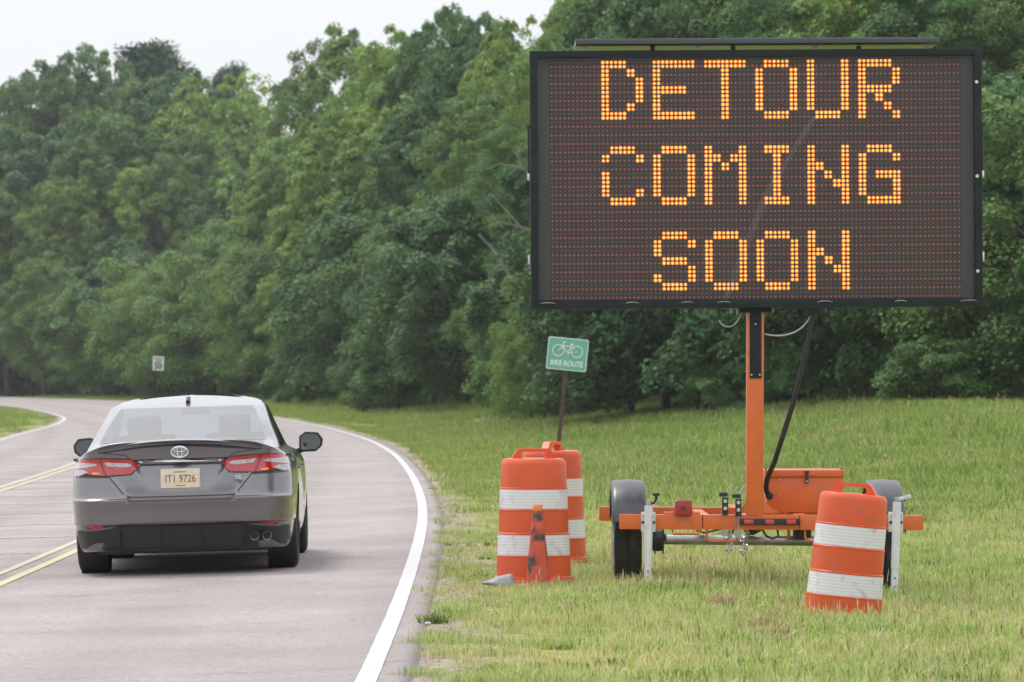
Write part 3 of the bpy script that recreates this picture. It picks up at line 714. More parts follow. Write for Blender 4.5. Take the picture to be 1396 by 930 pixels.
def drum(X, Y, label, rot=(0, 0, 0), sink=-.02, base=True):
    o = empty('traffic_drum', (X, Y, gz(X, Y) - sink), rot, label, 'traffic drum', 'orange traffic drums')
    b = MB()
    if base: b.lathe([(0, .0), (.300, .0), (.302, .012), (.302, .030), (.292, .036), (.292, .05), (.275, .058), (.274, .20)], 56)
    else: b.lathe([(0, .0), (.272, .0), (.276, .02), (.274, .20)], 56)
    b.lathe([(.274, .20), (.276, .203), (.276, .207), (.272, .209), (.267, .212), (.263, .366), (.266, .369), (.266, .374), (.262, .377), (.258, .380), (.256, .540), (.259, .543), (.259, .548), (.255, .551), (.251, .555), (.249, .700), (.252, .703), (.252, .708), (.246, .712), (.241, .880), (.236, .905), (.222, .922), (.20, .926), (.12, .918), (.0, .916)], 56)
    b.build('barrel', m_drum, o, angle=40)
    for z0, z1, r0, r1 in ((.214, .364, .2690, .2652), (.5565, .698, .2530, .2512)):
        MB().lathe([(r0 - .004, z0), (r0, z0), (r1, z1), (r1 - .004, z1)], 56).build('reflective_band', m_band, o)
    # handle: an arched plate across the top with an oblong opening
    H_ = []
    outer = [(-.205, .905), (-.165, .928), (-.125, .985), (-.105, .998), (.105, .998), (.125, .985), (.165, .928), (.205, .905)]
    inner = [(-.092, .938), (-.092, .962), (-.080, .972), (.080, .972), (.092, .962), (.092, .938), (.080, .930), (-.080, .930)]
    hb = MB()
    for (p0, p1) in ((0, 3), (4, 7)):
        pl = outer[p0:p1 + 1]
        ex = [(-.080, .998 - .026), (-.092, .962), (-.092, .938), (-.080, .930), (-.080, .905)] if p0 == 0 else [(.080, .905), (.080, .930), (.092, .938), (.092, .962), (.080, .972)]
        poly = pl + ([(-.080, .998)] if p0 == 0 else []) + ex if p0 == 0 else [(.080, .998)] + pl + ex
        hb.prism(poly, -.030, .030, 'Y')
    hb.prism([(-.080, .972), (-.080, .998), (.080, .998), (.080, .972)], -.030, .030, 'Y')
    hb.build('handle', m_drum, o)
    return o
drum((727.5 - 698) / F * 30.4, 30.4, 'orange and white traffic drum with the dirty cone standing in front of it', (0, 0, R(4)))
drum((753 - 698) / F * 33.7, 33.7, 'orange and white traffic drum half hidden behind another drum, under the bicycle route sign', (0, 0, R(66)))
Yd = 27.2; dr = drum((1147 - 698) / F * Yd, Yd, 'tilted orange and white traffic drum in front of the trailer wheel', (R(-2), R(5.2), R(-16)), .045, base=False); dr.scale = (.93, .93, .95)

# dirty cone
m_cone = mat('dirty_orange_cone', (.52, .07, .03), rough=.5, var=.18, scale=9, dirt=(.028, .026, .028), dscale=8.5, damt=.97, dlo=.475, dhi=.59)
Yc = 29.9; Xc = (733.5 - 698) / F * Yc
cn = empty('traffic_cone', (Xc, Yc, gz(Xc, Yc) - .03), (R(-2), R(.5), R(20)), 'slim orange traffic cone smeared with black dirt against a drum', 'traffic cone')
MB().lathe([(0, .02), (.096, .02), (.090, .06), (.062, .36), (.036, .595), (.034, .602)], 32).build('body', m_cone, cn)
MB().lathe([(.034, .602), (.036, .608), (.037, .618), (.037, .640), (.033, .648), (.024, .650), (.020, .640), (.0, .636)], 28).build('collar', mat('pale_orange_collar', (.70, .22, .08), rough=.45, var=.1), cn)
MB().box((-.115, -.115, 0), (.115, .115, .022), .008).build('base', m_cone, cn)

# grey rubber ballast flap squashed out beside the drum
Yb = 29.85; Xb = (676 - 698) / F * Yb
m_flap = mat('grey_rubber', (.24, .25, .27), rough=.6, var=.2, scale=12, bump=.3, bscale=20)
fb_ = MB().ball((0, 0, 0), 1.0, 20, 12)
for v in fb_.bm.verts:
    k = 1 + .25 * noise.noise(v.co * 1.6); x = v.co.x
    v.co = Vector((x * .13 * k, v.co.y * .09 * k, max(v.co.z, -.3) * .055 * (1 + .7 * x) * k))
fo = fb_.build('ballast_flap', m_flap, angle=60); fo.location = (Xb + .03, Yb, gz(Xb, Yb) + .045); setp(fo, 'squashed grey rubber ballast lump sticking out beside the drum', 'ballast')

# bicycle route sign
m_rust = mat('rusty_brown_post', (.075, .045, .035), rough=.85, var=.4, scale=25, bump=.3, bscale=60)
m_teal = mat('faded_green_sign', (.13, .40, .31), rough=.4, var=.08, scale=6)
m_signw = mat('white_sign_sheeting', (.74, .76, .76), rough=.4, var=.05, scale=6)
m_alu = mat('bare_aluminium', (.5, .5, .5), rough=.45, metal=.8, var=.1)
m_ink = mat('black_sign_ink', (.03, .03, .033), rough=.5, var=.1)
def rrect(w, h, r, n=5):
    out = []
    for cx, cz, a0 in ((w - r, h - r, 0), (-w + r, h - r, 90), (-w + r, -h + r, 180), (w - r, -h + r, 270)):
        for k in range(n + 1): a = R(a0 + 90 * k / n); out.append((cx + r * math.cos(a), cz + r * math.sin(a)))
    return out
YB = 61.5; sB = F / YB; c = px(773, 483, YB); gzb = gz(c.x - .2, YB)
tilt = R(5.5); hgt = c.z - gzb
bx = c.x - math.tan(tilt) * hgt
bs = empty('bicycle_route_sign', (bx, YB, gzb - .05), (0, tilt, 0), 'green BIKE ROUTE sign leaning on a rusty post behind the drums', 'road sign')
cz = hgt / math.cos(tilt) + .05
b = MB()
b.prism([(-.030, -.012), (-.030, .012), (-.012, .012), (-.010, -.004), (.010, -.004), (.012, .012), (.030, .012), (.030, -.012)], 0, cz + .15, 'Z'); b.build('post', m_rust, bs)
pn = empty('sign_panel', (0, -.02, cz)); pn.parent = bs
w_, h_ = .302, .242
MB().prism(rrect(w_, h_, .03), 0, .003).build('plate', m_alu, pn)
MB().prism(rrect(w_ - .001, h_ - .001, .03), -.0022, -.0004).build('white_border', m_signw, pn)
MB().prism(rrect(w_ - .013, h_ - .013, .02), -.0046, -.0026).build('green_field', m_teal, pn)
bk = MB()
def st(pts_, r=.0075): bk.tube([Vector((x, -.0075, z)) for x, z in pts_], r, 6)
def circ(cx, cz_, r): st([(cx + r * math.cos(t), cz_ + r * math.sin(t)) for t in np.linspace(0, 2 * math.pi, 33)], .0072)
circ(-.140, .045, .083); circ(.140, .045, .083)
st([(-.140, .045), (-.105, .075), (-.080, .110), (-.068, .168), (-.062, .182), (-.040, .184)])      # fork, stem, handlebar
st([(-.092, .112), (.045, .118)]); st([(-.080, .105), (.005, .020)]); st([(.005, .020), (.062, .142)]); st([(.005, .020), (.140, .045), (.052, .118)])
st([(.030, .148), (.092, .148)], .009); st([(.012, .022), (.014, -.015)])
bk.build('bicycle_symbol', m_signw, pn)
text_part('lettering', 'BIKE ROUTE', .112, m_signw, pn, (0, -.0066, -.142), sx=.80, bold=.0022)
# speed limit sign
YS_ = 224.0; c = px(214.5, 495.5, YS_); g_ = gz(c.x, YS_)
ss = empty('speed_limit_sign', (c.x, YS_, g_ - .1), (0, R(1.5), 0), 'small white SPEED LIMIT 50 sign beside the road bend', 'road sign'); hz_ = c.z - g_ + .1
MB().prism([(-.030, -.012), (-.030, .012), (-.012, .012), (-.010, -.004), (.010, -.004), (.012, .012), (.030, .012), (.030, -.012)], 0, hz_ + .3, 'Z').build('post', m_rust, ss)
pn = empty('sign_panel', (0, -.03, hz_)); pn.parent = ss
MB().prism(rrect(.305, .385, .03), 0, .004).build('plate', m_alu, pn)
MB().prism(rrect(.304, .384, .03), -.012, -.002).build('white_face', m_signw, pn)
text_part('lettering', 'SPEED', .17, m_ink, pn, (0, -.016, .235), sx=.95, bold=.003); text_part('lettering', 'LIMIT', .17, m_ink, pn, (0, -.016, .085), sx=.95, bold=.003)
text_part('numerals', '50', .43, m_ink, pn, (0, -.016, -.165), sx=1.0, bold=.016)
# scrap of white litter beside the weed
Yl = F * HC / (853 - HOR); Xl = (583 - 698) / F * Yl
setp(MB().box((-.018, -.02, 0), (.018, .02, .008), .003).box((-.006, -.03, .003), (.012, .0, .012), .002).build('litter_scrap', m_signw, loc=(Xl, Yl, gz(Xl, Yl) + .012)), 'scrap of white litter at the asphalt edge beside a weed', 'litter')

# ------------------------------------------------------------------ grey saloon car
def car_paint():
    m = bpy.data.materials.new('grey_metallic_paint'); nt, p = nodes_of(m); L = nt.links.new
    tc = nt.nodes.new('ShaderNodeTexCoord'); n = nt.nodes.new('ShaderNodeTexNoise'); n.inputs['Scale'].default_value = 900; L(tc.outputs['Object'], n.inputs['Vector'])
    r = nt.nodes.new('ShaderNodeValToRGB'); e = r.color_ramp.elements; e[0].color = (.135, .129, .138, 1); e[1].color = (.192, .184, .196, 1); L(n.outputs['Fac'], r.inputs[0])
    n2 = nt.nodes.new('ShaderNodeTexNoise'); n2.inputs['Scale'].default_value = 3; n2.inputs['Detail'].default_value = 6; L(tc.outputs['Object'], n2.inputs['Vector'])
    mr = nt.nodes.new('ShaderNodeMapRange'); mr.inputs[1].default_value = .5; mr.inputs[2].default_value = .75; mr.inputs[3].default_value = .30; mr.inputs[4].default_value = .42; L(n2.outputs['Fac'], mr.inputs[0])
    L(r.outputs[0], p.inputs['Base Color']); p.inputs['Metallic'].default_value = .55; L(mr.outputs[0], p.inputs['Roughness']); p.inputs['Coat Weight'].default_value = 1; p.inputs['Coat Roughness'].default_value = .04
    return m
m_paint = car_paint()
m_cglass = glass_mat('tinted_car_glass', (.52, .56, .61), r0=.30, rough=.02)
m_sglass = glass_mat('dark_side_glass', (.12, .14, .14), r0=.06, rough=.02)
m_trim = mat('black_trim', (.016, .017, .018), rough=.45, var=.15, scale=20)
m_chrome = mat('chrome', (.72, .73, .75), rough=.12, metal=1.0, var=.05)
m_tail = mat('red_tail_lens', (.42, .012, .018), rough=.15, var=.08, scale=30, coat=1.0)
m_clear = mat('clear_tail_lens', (.42, .37, .39), rough=.12, var=.25, scale=45, coat=1.0)
m_amber = mat('amber_lamp', (.85, .28, .05), rough=.2, var=.1, scale=40, coat=.6)
m_cabin = mat('grey_cabin_cloth', (.060, .062, .068), rough=.9, var=.15, scale=30)
m_rimc = mat('dark_alloy', (.30, .30, .31), rough=.3, metal=.9, var=.1)

YC = 33.0; XC = (248 - 698) / 170.0
sC = XC - float(xr(YC)); zC = float(surf(sC, YC)) + .004
roll = -math.atan(.028); yaw = R(1.4)
car = empty('grey_saloon_car', (XC, YC, zC), (0, roll, yaw), 'dark grey saloon car driving away around the bend', 'car')

XF_BODY = (0, .39, .66, .84, .955, .985, 1.0, .985, .985, 1.0, .965, .84, .53, 0)
XF_TOP = (0, .42, .70, .89, .975, 1.0, 1.0, .99, .985, .98, .965, .86, .55, 0)
FR = (0, .14, .37, .62, .82, 1)
def ring(zr, zs, zf, yr, hw, yf, top=False, zc3=None, zc4=None, ya=.6, yb=.7, bow=.09):
    xf = XF_TOP if top else XF_BODY
    y = [yr, yr + .006 * bow / .09, yr + .34 * bow, yr + bow, yr + (.27 if not top else .20) * (1 if yr < .4 else .8)]
    y += [yr + ya + (yf - yb - yr - ya) * f for f in FR]
    y += [yf - .28 * (yb / .7), yf - .07 * (yb / .7), yf]
    z = [zr, zr, zr + (0 if zc3 is None else (zc3 - zr) * .25), zr if zc3 is None else zc3, (zr + zs) / 2 if zc4 is None else zc4]
    z += [zs] * 4 + [zs + (zf - zs) * .25, zs + (zf - zs) * .7, zf, zf, zf]
    return [(hw * xf[i], y[i], z[i]) for i in range(14)]
RINGS = [
    ring(.200, .17, .16, .32, .70, 4.60),
    ring(.200, .18, .17, .14, .84, 4.76),
    ring(.300, .30, .30, .10, .892, 4.84),
    ring(.405, .405, .42, .070, .905, 4.87),
    ring(.420, .42, .44, .036, .910, 4.88),
    ring(.520, .52, .52, .024, .916, 4.88),
    ring(.612, .612, .60, .000, .920, 4.87),
    ring(.632, .640, .62, .028, .920, 4.86),
    ring(.760, .76, .68, .080, .918, 4.82),
    ring(.860, .86, .72, .115, .910, 4.78),
    ring(.915, .905, .74, .130, .898, 4.74, zc3=.912),
    ring(.990, .935, .76, .122, .882, 4.68, zc3=.965, zc4=.945),
    ring(1.050, .955, .79, .105, .862, 4.58, zc3=1.000, zc4=.965),
    ring(1.078, .965, .82, .085, .845, 4.40, zc3=1.022, zc4=.978),
    ring(1.086, .972, .86, .110, .832, 4.15, zc3=1.034, zc4=.99),
    ring(1.082, .980, .93, .28, .815, 3.75, zc3=1.045, zc4=1.005, ya=.45, yb=.5),
    ring(1.076, .992, .99, .50, .795, 3.45, top=True, zc3=1.06, zc4=1.03, ya=.34, yb=.45),
    ring(1.225, 1.18, 1.19, .90, .715, 3.02, top=True, ya=.34, yb=.42),
    ring(1.345, 1.355, 1.36, 1.33, .640, 2.66, top=True, zc3=1.345, zc4=1.355, ya=.32, yb=.40),
    ring(1.378, 1.392, 1.40, 1.52, .575, 2.50, top=True, ya=.30, yb=.36, bow=.07),
    ring(1.425, 1.435, 1.432, 1.85, .34, 2.30, top=True, ya=.12, yb=.14, bow=.03),
    ring(1.443, 1.443, 1.443, 2.05, .02, 2.12, top=True, ya=.02, yb=.02, bow=.002),
]
CR = np.array(RINGS)             # rings x 14 x 3
NR = len(RINGS)
def pchip_dense(P, nsub):        # P: (n, m, 3) -> along axis 0
    n = len(P); d = np.diff(P, axis=0); m_ = np.zeros_like(P)
    a, b = d[:-1], d[1:]
    m_[1:-1] = np.where(a * b > 0, 2 * a * b / np.where(np.abs(a + b) < 1e-9, 1e-9, a + b), 0)
    m_[0], m_[-1] = d[0], d[-1]
    out = []; tv = []
    for i in range(n - 1):
        for k in range(nsub):
            t = k / nsub; h00 = 2 * t**3 - 3 * t**2 + 1; h10 = t**3 - 2 * t**2 + t; h01 = -2 * t**3 + 3 * t**2; h11 = t**3 - t**2
            out.append(h00 * P[i] + h10 * m_[i] + h01 * P[i + 1] + h11 * m_[i + 1]); tv.append(i + t)
    out.append(P[-1]); tv.append(n - 1)
    return np.array(out), np.array(tv)
def catmull_dense(P, subs):      # along axis 1, P: (r, 14, 3)
    Q = np.concatenate([P[:, 1:2] * np.array([-1, 1, 1]), P, P[:, -2:-1] * np.array([-1, 1, 1])], axis=1)
    out = []; tv = []
    for i in range(13):
        p0, p1, p2, p3 = (Q[:, i + k] for k in range(4))
        for k in range(subs[i]):
            t = k / subs[i]
            out.append(.5 * (2 * p1 + (p2 - p0) * t + (2 * p0 - 5 * p1 + 4 * p2 - p3) * t * t + (3 * p1 - p0 - 3 * p2 + p3) * t**3)); tv.append(i + t)
    out.append(P[:, -1]); tv.append(13)
    return np.stack(out, 1), np.array(tv)
VSUB = 6
G, vt = pchip_dense(CR, VSUB)
G, ut = catmull_dense(G, [14, 14, 12, 12, 10, 12, 14, 14, 12, 12, 8, 8, 6])
# boot lid relief: the number-plate field leans back, the band round it turns under
def relief(x, z, y):
    ax = abs(x)
    if y > .23 or z < .60 or z > .93: return 0.0
    d = 0.0
    hw_out = .43 + .13 * min(max((z - .65) / .16, 0), 1)         # outer edge of the lid
    hw_in = .25 + .13 * min(max((z - .70) / .19, 0), 1)
    ein = min(max((hw_in - ax) / .015, 0), 1)
    if z > .705: d += ein * (.012 + .030 * (z - .705) / .2)
    if z < .93 and ax < hw_out:
        k = min(max((hw_out - ax) / .02, 0), 1)
        d += k * max(0, .715 - z) / .08 * .022 * (1 - ein * (z > .705))
        if ax > hw_in: d += k * .020 * (ax - hw_in) / max(hw_out - hw_in, .01)
    return d
def body_pt(i, j, sg): 
    p = G[i, j].copy(); p[1] += relief(p[0], p[2], p[1]); p[0] *= sg; return p
WHEELS = ((1.09, .335), (3.915, .335)); WR = .372
nI, nJ = len(vt), len(ut)
def holed(v, u):
    if 16.12 < v < 17.94 and u < 2.78: return True                # rear screen
    if 16.15 < v < 17.86 and (4.75 < u < 6.75 or 6.87 < u < 9.3): return True
    if 16.1 < v < 17.94 and u > 10.6: return True
    return False
Vb = []; idx = {}
def vid(i, j, sg):
    if j in (0, nJ - 1): sg = 1
    k = (i, j, sg)
    if k not in idx:
        p = body_pt(i, j, sg)
        for wy, wz in WHEELS:
            if abs(p[0]) > .6:
                dy, dz = p[1] - wy, p[2] - wz; d = math.hypot(dy, dz)
                if abs(d - WR) < .032 and p[2] > .16: p[1] = wy + dy / d * WR; p[2] = wz + dz / d * WR
        idx[k] = len(Vb); Vb.append(tuple(p))
    return idx[k]
Fb = []; Fall = []
for i in range(nI - 1):
    for j in range(nJ - 1):
        c = (G[i, j] + G[i + 1, j + 1]) / 2; hole = holed((vt[i] + vt[i + 1]) / 2, (ut[j] + ut[j + 1]) / 2)
        arch = abs(c[0]) > .6 and any(math.hypot(c[1] - wy, c[2] - wz) < WR - .004 for wy, wz in WHEELS)
        for sg in (1, -1):
            q = [vid(i, j, sg), vid(i, j + 1, sg), vid(i + 1, j + 1, sg), vid(i + 1, j, sg)]
            if sg < 0: q = q[::-1]
            Fall.append(tuple(q))
            if not hole and not arch: Fb.append(tuple(q))
def clean(Fs): return [tuple(dict.fromkeys(f)) for f in Fs if len(set(f)) > 2]
body = mesh_obj('body', Vb, clean(Fb), m_paint, car, angle=38)
BVH = BVHTree.FromPolygons([Vector(v) for v in Vb], clean(Fall))
# floor pan and black lower valance
MB().box((-.70, .34, .17), (.70, 4.55, .21)).build('floor_pan', m_trim, car)

def gpatch(name, m, v0, v1, u0, u1, mirror=None, off=.002, parent=car):
    """a patch of the body surface between ring and column parameters, lifted by off"""
    vs_ = [k for k in range(nI) if v0 <= vt[k] <= v1]; us_ = [k for k in range(nJ) if u0 <= ut[k] <= u1]
    cols = ([(-1, k) for k in us_[::-1] if k not in (0, nJ - 1)] + [(1, k) for k in us_]) if mirror is None else [(mirror, k) for k in us_]
    if mirror is None and u1 >= 13: cols = [(1, k) for k in us_] + [(-1, k) for k in us_[::-1] if k != nJ - 1]
    V = []; 
    for k in vs_:
        for sg, j in cols:
            p = Vector(body_pt(k, j, sg)); a = Vector(G[min(k + 1, nI - 1), j]) - Vector(G[max(k - 1, 0), j]); b = Vector(G[k, min(j + 1, nJ - 1)]) - Vector(G[k, max(j - 1, 0)])
            n = b.cross(a); n = n.normalized() if n.length > 1e-9 else Vector((0, 0, 1))
            if n.dot(p - Vector((0, 2.2, .7))) < 0: n = -n
            n.x *= sg; V.append(p + n * off)
    nc = len(cols); F_ = [(a * nc + b, a * nc + b + 1, (a + 1) * nc + b + 1, (a + 1) * nc + b) for a in range(len(vs_) - 1) for b in range(nc - 1)]
    return mesh_obj(name, V, F_, m, parent)
gpatch('rear_screen', m_cglass, 16.0, 18.0, 0, 2.85)
gpatch('windscreen', m_cglass, 16.0, 18.0, 10.5, 13)
for sg in (1, -1):
    gpatch('side_window', m_sglass, 16.05, 17.95, 4.65, 6.80, sg); gpatch('side_window', m_sglass, 16.05, 17.95, 6.82, 9.4, sg)

def rpatch(name, poly, m, parent, off=.003, thick=.012, cuts=3, tri=True):
    """polygon drawn in rear view (x, z), draped on the tail of the car"""
    bm = bmesh.new(); vs_ = [bm.verts.new((x, 0, z)) for x, z in poly]; bm.faces.new(vs_)
    bmesh.ops.triangulate(bm, faces=bm.faces[:])
    for _ in range(cuts): bmesh.ops.subdivide_edges(bm, edges=[e for e in bm.edges if e.calc_length() > .035], cuts=1, use_grid_fill=True)
    bmesh.ops.triangulate(bm, faces=bm.faces[:])
    for v in bm.verts:
        h = BVH.ray_cast(Vector((v.co.x, -2, v.co.z)), Vector((0, 1, 0)))
        y = h[0].y if h[0] is not None and h[0].y < 1.2 else .45
        v.co.y = y - off
    be = [e for e in bm.edges if len(e.link_faces) == 1]
    r = bmesh.ops.extrude_edge_only(bm, edges=be)
    for v in r['geom']:
        if isinstance(v, bmesh.types.BMVert): v.co.y += thick
    bmesh.ops.recalc_face_normals(bm, faces=bm.faces[:])
    me = bpy.data.meshes.new(name); bm.to_mesh(me); bm.free(); me.materials.append(m)
    for p in me.polygons: p.use_smooth = True
    me.set_sharp_from_angle(angle=R(40))
    o = bpy.data.objects.new(name, me); COL.objects.link(o); o.parent = parent
    return o
def rstrip(name, pts, w, m, parent=car, off=.002):
    """thin line draped on the tail"""
    P = [Vector((x, 0, z)) for x, z in pts]; D = []
    for a, b in zip(P[:-1], P[1:]):
        n = max(1, int((b - a).length / .025)); D += [a.lerp(b, k / n) for k in range(n)]
    D.append(P[-1]); V = []
    for i, p in enumerate(D):
        t = (D[min(i + 1, len(D) - 1)] - D[max(i - 1, 0)]).normalized(); n = Vector((-t.z, 0, t.x)) * w / 2
        for q in (p - n, p + n):
            h = BVH.ray_cast(Vector((q.x, -2, q.z)), Vector((0, 1, 0))); V.append((q.x, (h[0].y if h[0] is not None else .3) - off, q.z))
    return mesh_obj(name, V, [(2 * i, 2 * i + 1, 2 * i + 3, 2 * i + 2) for i in range(len(D) - 1)], m, parent)
def mx(poly, s): return [(x * s, z) for x, z in (poly if s > 0 else poly[::-1])]

for s in (1, -1):
    t = empty('tail_light', (0, 0, 0)); t.parent = car
    rpatch('housing', mx([(.312, .893), (.398, .947), (.60, .957), (.885, .957), (.887, .812), (.60, .806), (.398, .815)], s), m_trim, t, .003)
    rpatch('red_lens', mx([(.322, .893), (.402, .940), (.60, .950), (.878, .951), (.879, .925), (.876, .862), (.78, .846), (.70, .820), (.60, .815), (.402, .823)], s), m_tail, t, .008)
    rpatch('reversing_lens', mx([(.385, .893), (.425, .910), (.60, .922), (.612, .916), (.585, .888), (.43, .876)], s), m_clear, t, .013)
    rpatch('clear_lens', mx([(.665, .898), (.70, .915), (.878, .928), (.880, .872), (.80, .880)], s), m_clear, t, .013)
    rpatch('clear_lens', mx([(.745, .846), (.79, .866), (.880, .862), (.880, .820), (.82, .818)], s), m_clear, t, .013)
    rpatch('indicator_lens', mx([(.645, .838), (.70, .846), (.715, .838), (.705, .828), (.65, .826)], s), m_amber, t, .014)
    rpatch('dark_divider', mx([(.592, .816), (.612, .816), (.635, .88), (.655, .948), (.642, .948), (.618, .88)], s), mat('dark_red_divider', (.2, .01, .012), rough=.25, coat=.5), t, .0125)
    rpatch('reflector', mx([(.622, .392), (.640, .412), (.765, .415), (.775, .400), (.760, .390)], s), m_redlens2, car, .006)
# bright strip above the number plate and dark recess below it
rpatch('chrome_strip', [(-.335, .915), (-.30, .932), (.30, .932), (.335, .915), (.30, .912), (-.30, .912)], m_chrome, car, .012)
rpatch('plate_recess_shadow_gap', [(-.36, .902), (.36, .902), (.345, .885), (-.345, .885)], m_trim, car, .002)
rstrip('boot_shut_line', [(-.575, .806), (-.555, .78), (-.46, .665), (-.425, .643), (-.38, .637), (.38, .637), (.425, .643), (.46, .665), (.555, .78), (.575, .806)], .009, m_black)
rstrip('boot_shut_line', [(.40, .945), (.44, .975), (.66, 1.00)], .006, m_black); rstrip('boot_shut_line', [(-.40, .945), (-.44, .975), (-.66, 1.00)], .006, m_black)
rstrip('bumper_shut_line', [(-.88, .806), (-.575, .800)], .006, m_black); rstrip('bumper_shut_line', [(.575, .800), (.88, .806)], .006, m_black)
# spoiler lip: a thin blade standing off the boot edge
V = []; nS_ = 29
for i in range(nS_):
    u = (i / (nS_ - 1) * 2 - 1); x = u * .655; zt = 1.092 - .058 * u * u - .012 * u ** 6; y0 = .060 + .085 * u * u
    V += [(x, y0, zt - .014), (x, y0 - .006, zt - .006), (x, y0 + .01, zt + .002), (x, y0 + .19, zt + .006 - .004 * u * u), (x, y0 + .19, zt - .012), (x, y0 + .05, zt - .026)]
Fs = [(6 * i + j, 6 * i + (j + 1) % 6, 6 * (i + 1) + (j + 1) % 6, 6 * (i + 1) + j) for i in range(nS_ - 1) for j in range(6)] + [(5, 4, 3, 2, 1, 0), tuple(6 * (nS_ - 1) + j for j in range(6))]
mesh_obj('spoiler', V, Fs, m_paint, car, angle=40)
rpatch('spoiler_painted_shadow', [(-.63, 1.002), (-.3, 1.046), (0, 1.058), (.3, 1.046), (.63, 1.002), (.62, .994), (.3, 1.030), (0, 1.042), (-.3, 1.030), (-.62, .994)], m_trim, car, .002)  # black strip draped on the boot stands in for shade under the lip
# emblem: three chrome ellipses in a ring
em = empty('emblem', (0, .088, .992)); em.parent = car; em.scale = (.9, 1, .9)
def ell(cx, cz_, rx, rz, r): return MB().tube([Vector((cx + rx * math.cos(t), 0, cz_ + rz * math.sin(t))) for t in np.linspace(0, 2 * math.pi, 37)], r, 8, caps=False)
ell(0, 0, .075, .049, .0075).build('outer_ring', m_chrome, em); ell(0, .001, .022, .046, .006).build('inner_ring', m_chrome, em); ell(0, .021, .052, .020, .006).build('cross_ring', m_chrome, em)
MB().cyl((0, .003, 0), (0, .012, 0), .047, seg=32).build('backing', mat('grey_emblem_field', (.30, .31, .33), rough=.25, metal=.6), em).scale = (1.55, 1, 1)
# number plate
pl = empty('number_plate', (0, .082, .778), (R(-10), 0, 0)); pl.parent = car
MB().prism(rrect(.1525, .0762, .012), -.002, .006).build('plate', mat('cream_plate', (.68, .60, .46), rough=.4, var=.10, scale=14, dirt=(.62, .42, .20), dscale=9, damt=.7, dlo=.45, dhi=.7), pl)
MB().prism(rrect(.160, .083, .012), .004, .010).build('plate_frame', m_alu, pl)
m_plink = mat('dark_plate_ink', (.22, .14, .12), rough=.5)
text_part('plate_characters', 'IT1 9726', .088, m_plink, pl, (0, -.0035, -.004), sx=.78, bold=.001)
MB().box((-.055, -.0035, .050), (.045, -.0022, .057)).build('plate_caption', m_plink, pl); MB().box((-.035, -.0035, -.062), (.04, -.0022, -.056)).build('plate_caption', m_plink, pl)
text_part('trim_badge', 'SE', .045, m_chrome, car, (.465, .075, .775), sx=1.35, extrude=.003, bold=.001)
# lower diffuser, its bright edge, exhausts
rpatch('diffuser', [(-.86, .375), (-.56, .392), (-.46, .405), (.46, .405), (.56, .392), (.86, .375), (.87, .27), (.82, .205), (-.82, .205), (-.87, .27)], m_trim, car, .010)
for x0, x1 in ((-.80, -.46), (.46, .80)):
    a, b = (x0, x1) if x0 < 0 else (x1, x0)
    rstrip('bumper_edge_strip', [(a, .376), (a * .82, .384), (b * 1.08, .410), (b, .416)], .012, m_paint, off=.012)
rstrip('bumper_edge_strip', [(-.46, .416), (0, .424), (.46, .416)], .010, m_paint, off=.006)
for x in (-.5, -.17, .17, .5):
    MB().prism([(.13, .23), (.09, .26), (.062, .36), (.12, .37)], x - .006, x + .006, 'X').build('diffuser_fin', m_trim, car)
for x in (.585, .685):
    e = empty('exhaust_tip', (x, .045, .300)); e.parent = car
    MB().lathe([(.030, 0), (.036, -.004), (.038, .006), (.038, .16), (.030, .16)], 28, Matrix.Rotation(R(-90), 4, 'X'), close=True).build('pipe', mat('sooty_steel', (.16, .16, .16), rough=.35, metal=.9), e)
    MB().cyl((0, .03, 0), (0, .05, 0), .031, seg=20).build('bore', m_black, e)
# wheels
for wy, wz in WHEELS:
    for s in (1, -1):
        wheel(car, 'wheel', (s * .795, wy, wz - .002), .335, .225, .232, s, m_tyre, m_rimc, 10, lugs=False)
        MB().lathe([(WR + .002, -.11), (WR + .002, .11), (WR - .004, .11), (WR - .004, -.11)], 40, Matrix.Translation((s * .77, wy, wz)) @ Matrix.Rotation(R(90), 4, 'Y'), close=True).build('wheel_liner', m_trim, car)
# door mirrors
for s in (1, -1):
    e = empty('door_mirror', (s * .915, 2.98, .985)); e.parent = car; e.scale = (1.12, 1, 1.38)
    MB().prism([(-.02, -.05), (.10, -.05), (.150, -.015), (.158, .03), (.12, .072), (.02, .078), (-.028, .05), (-.030, -.02)] if s > 0 else [(.02, -.05), (-.10, -.05), (-.150, -.015), (-.158, .03), (-.12, .072), (-.02, .078), (.028, .05), (.030, -.02)], -.02, .09, 'Y', bev=.014).build('shell', m_trim, e)
    g = MB().prism([(-.012, -.036), (.095, -.036), (.132, -.010), (.138, .026), (.110, .058), (.02, .063), (-.015, .04)] if s > 0 else [(.012, -.036), (-.095, -.036), (-.132, -.010), (-.138, .026), (-.110, .058), (-.02, .063), (.015, .04)], -.0235, -.019, 'Y').build('mirror_glass', mat('mirror', (.16, .19, .19), rough=.03, metal=1.0, var=.02), e)  # reflection of unbuilt trees is put into the dark glass colour
    MB().bar((-s * .06, .03, -.05), (s * .02, .03, -.03), .05, .035, .008).build('stalk', m_trim, e)
# shark-fin aerial
MB().prism([(1.50, 1.37), (1.62, 1.40), (1.70, 1.418), (1.58, 1.432), (1.53, 1.428), (1.49, 1.40)], -.016, .016, 'X', bev=.006).build('aerial', m_trim, car)
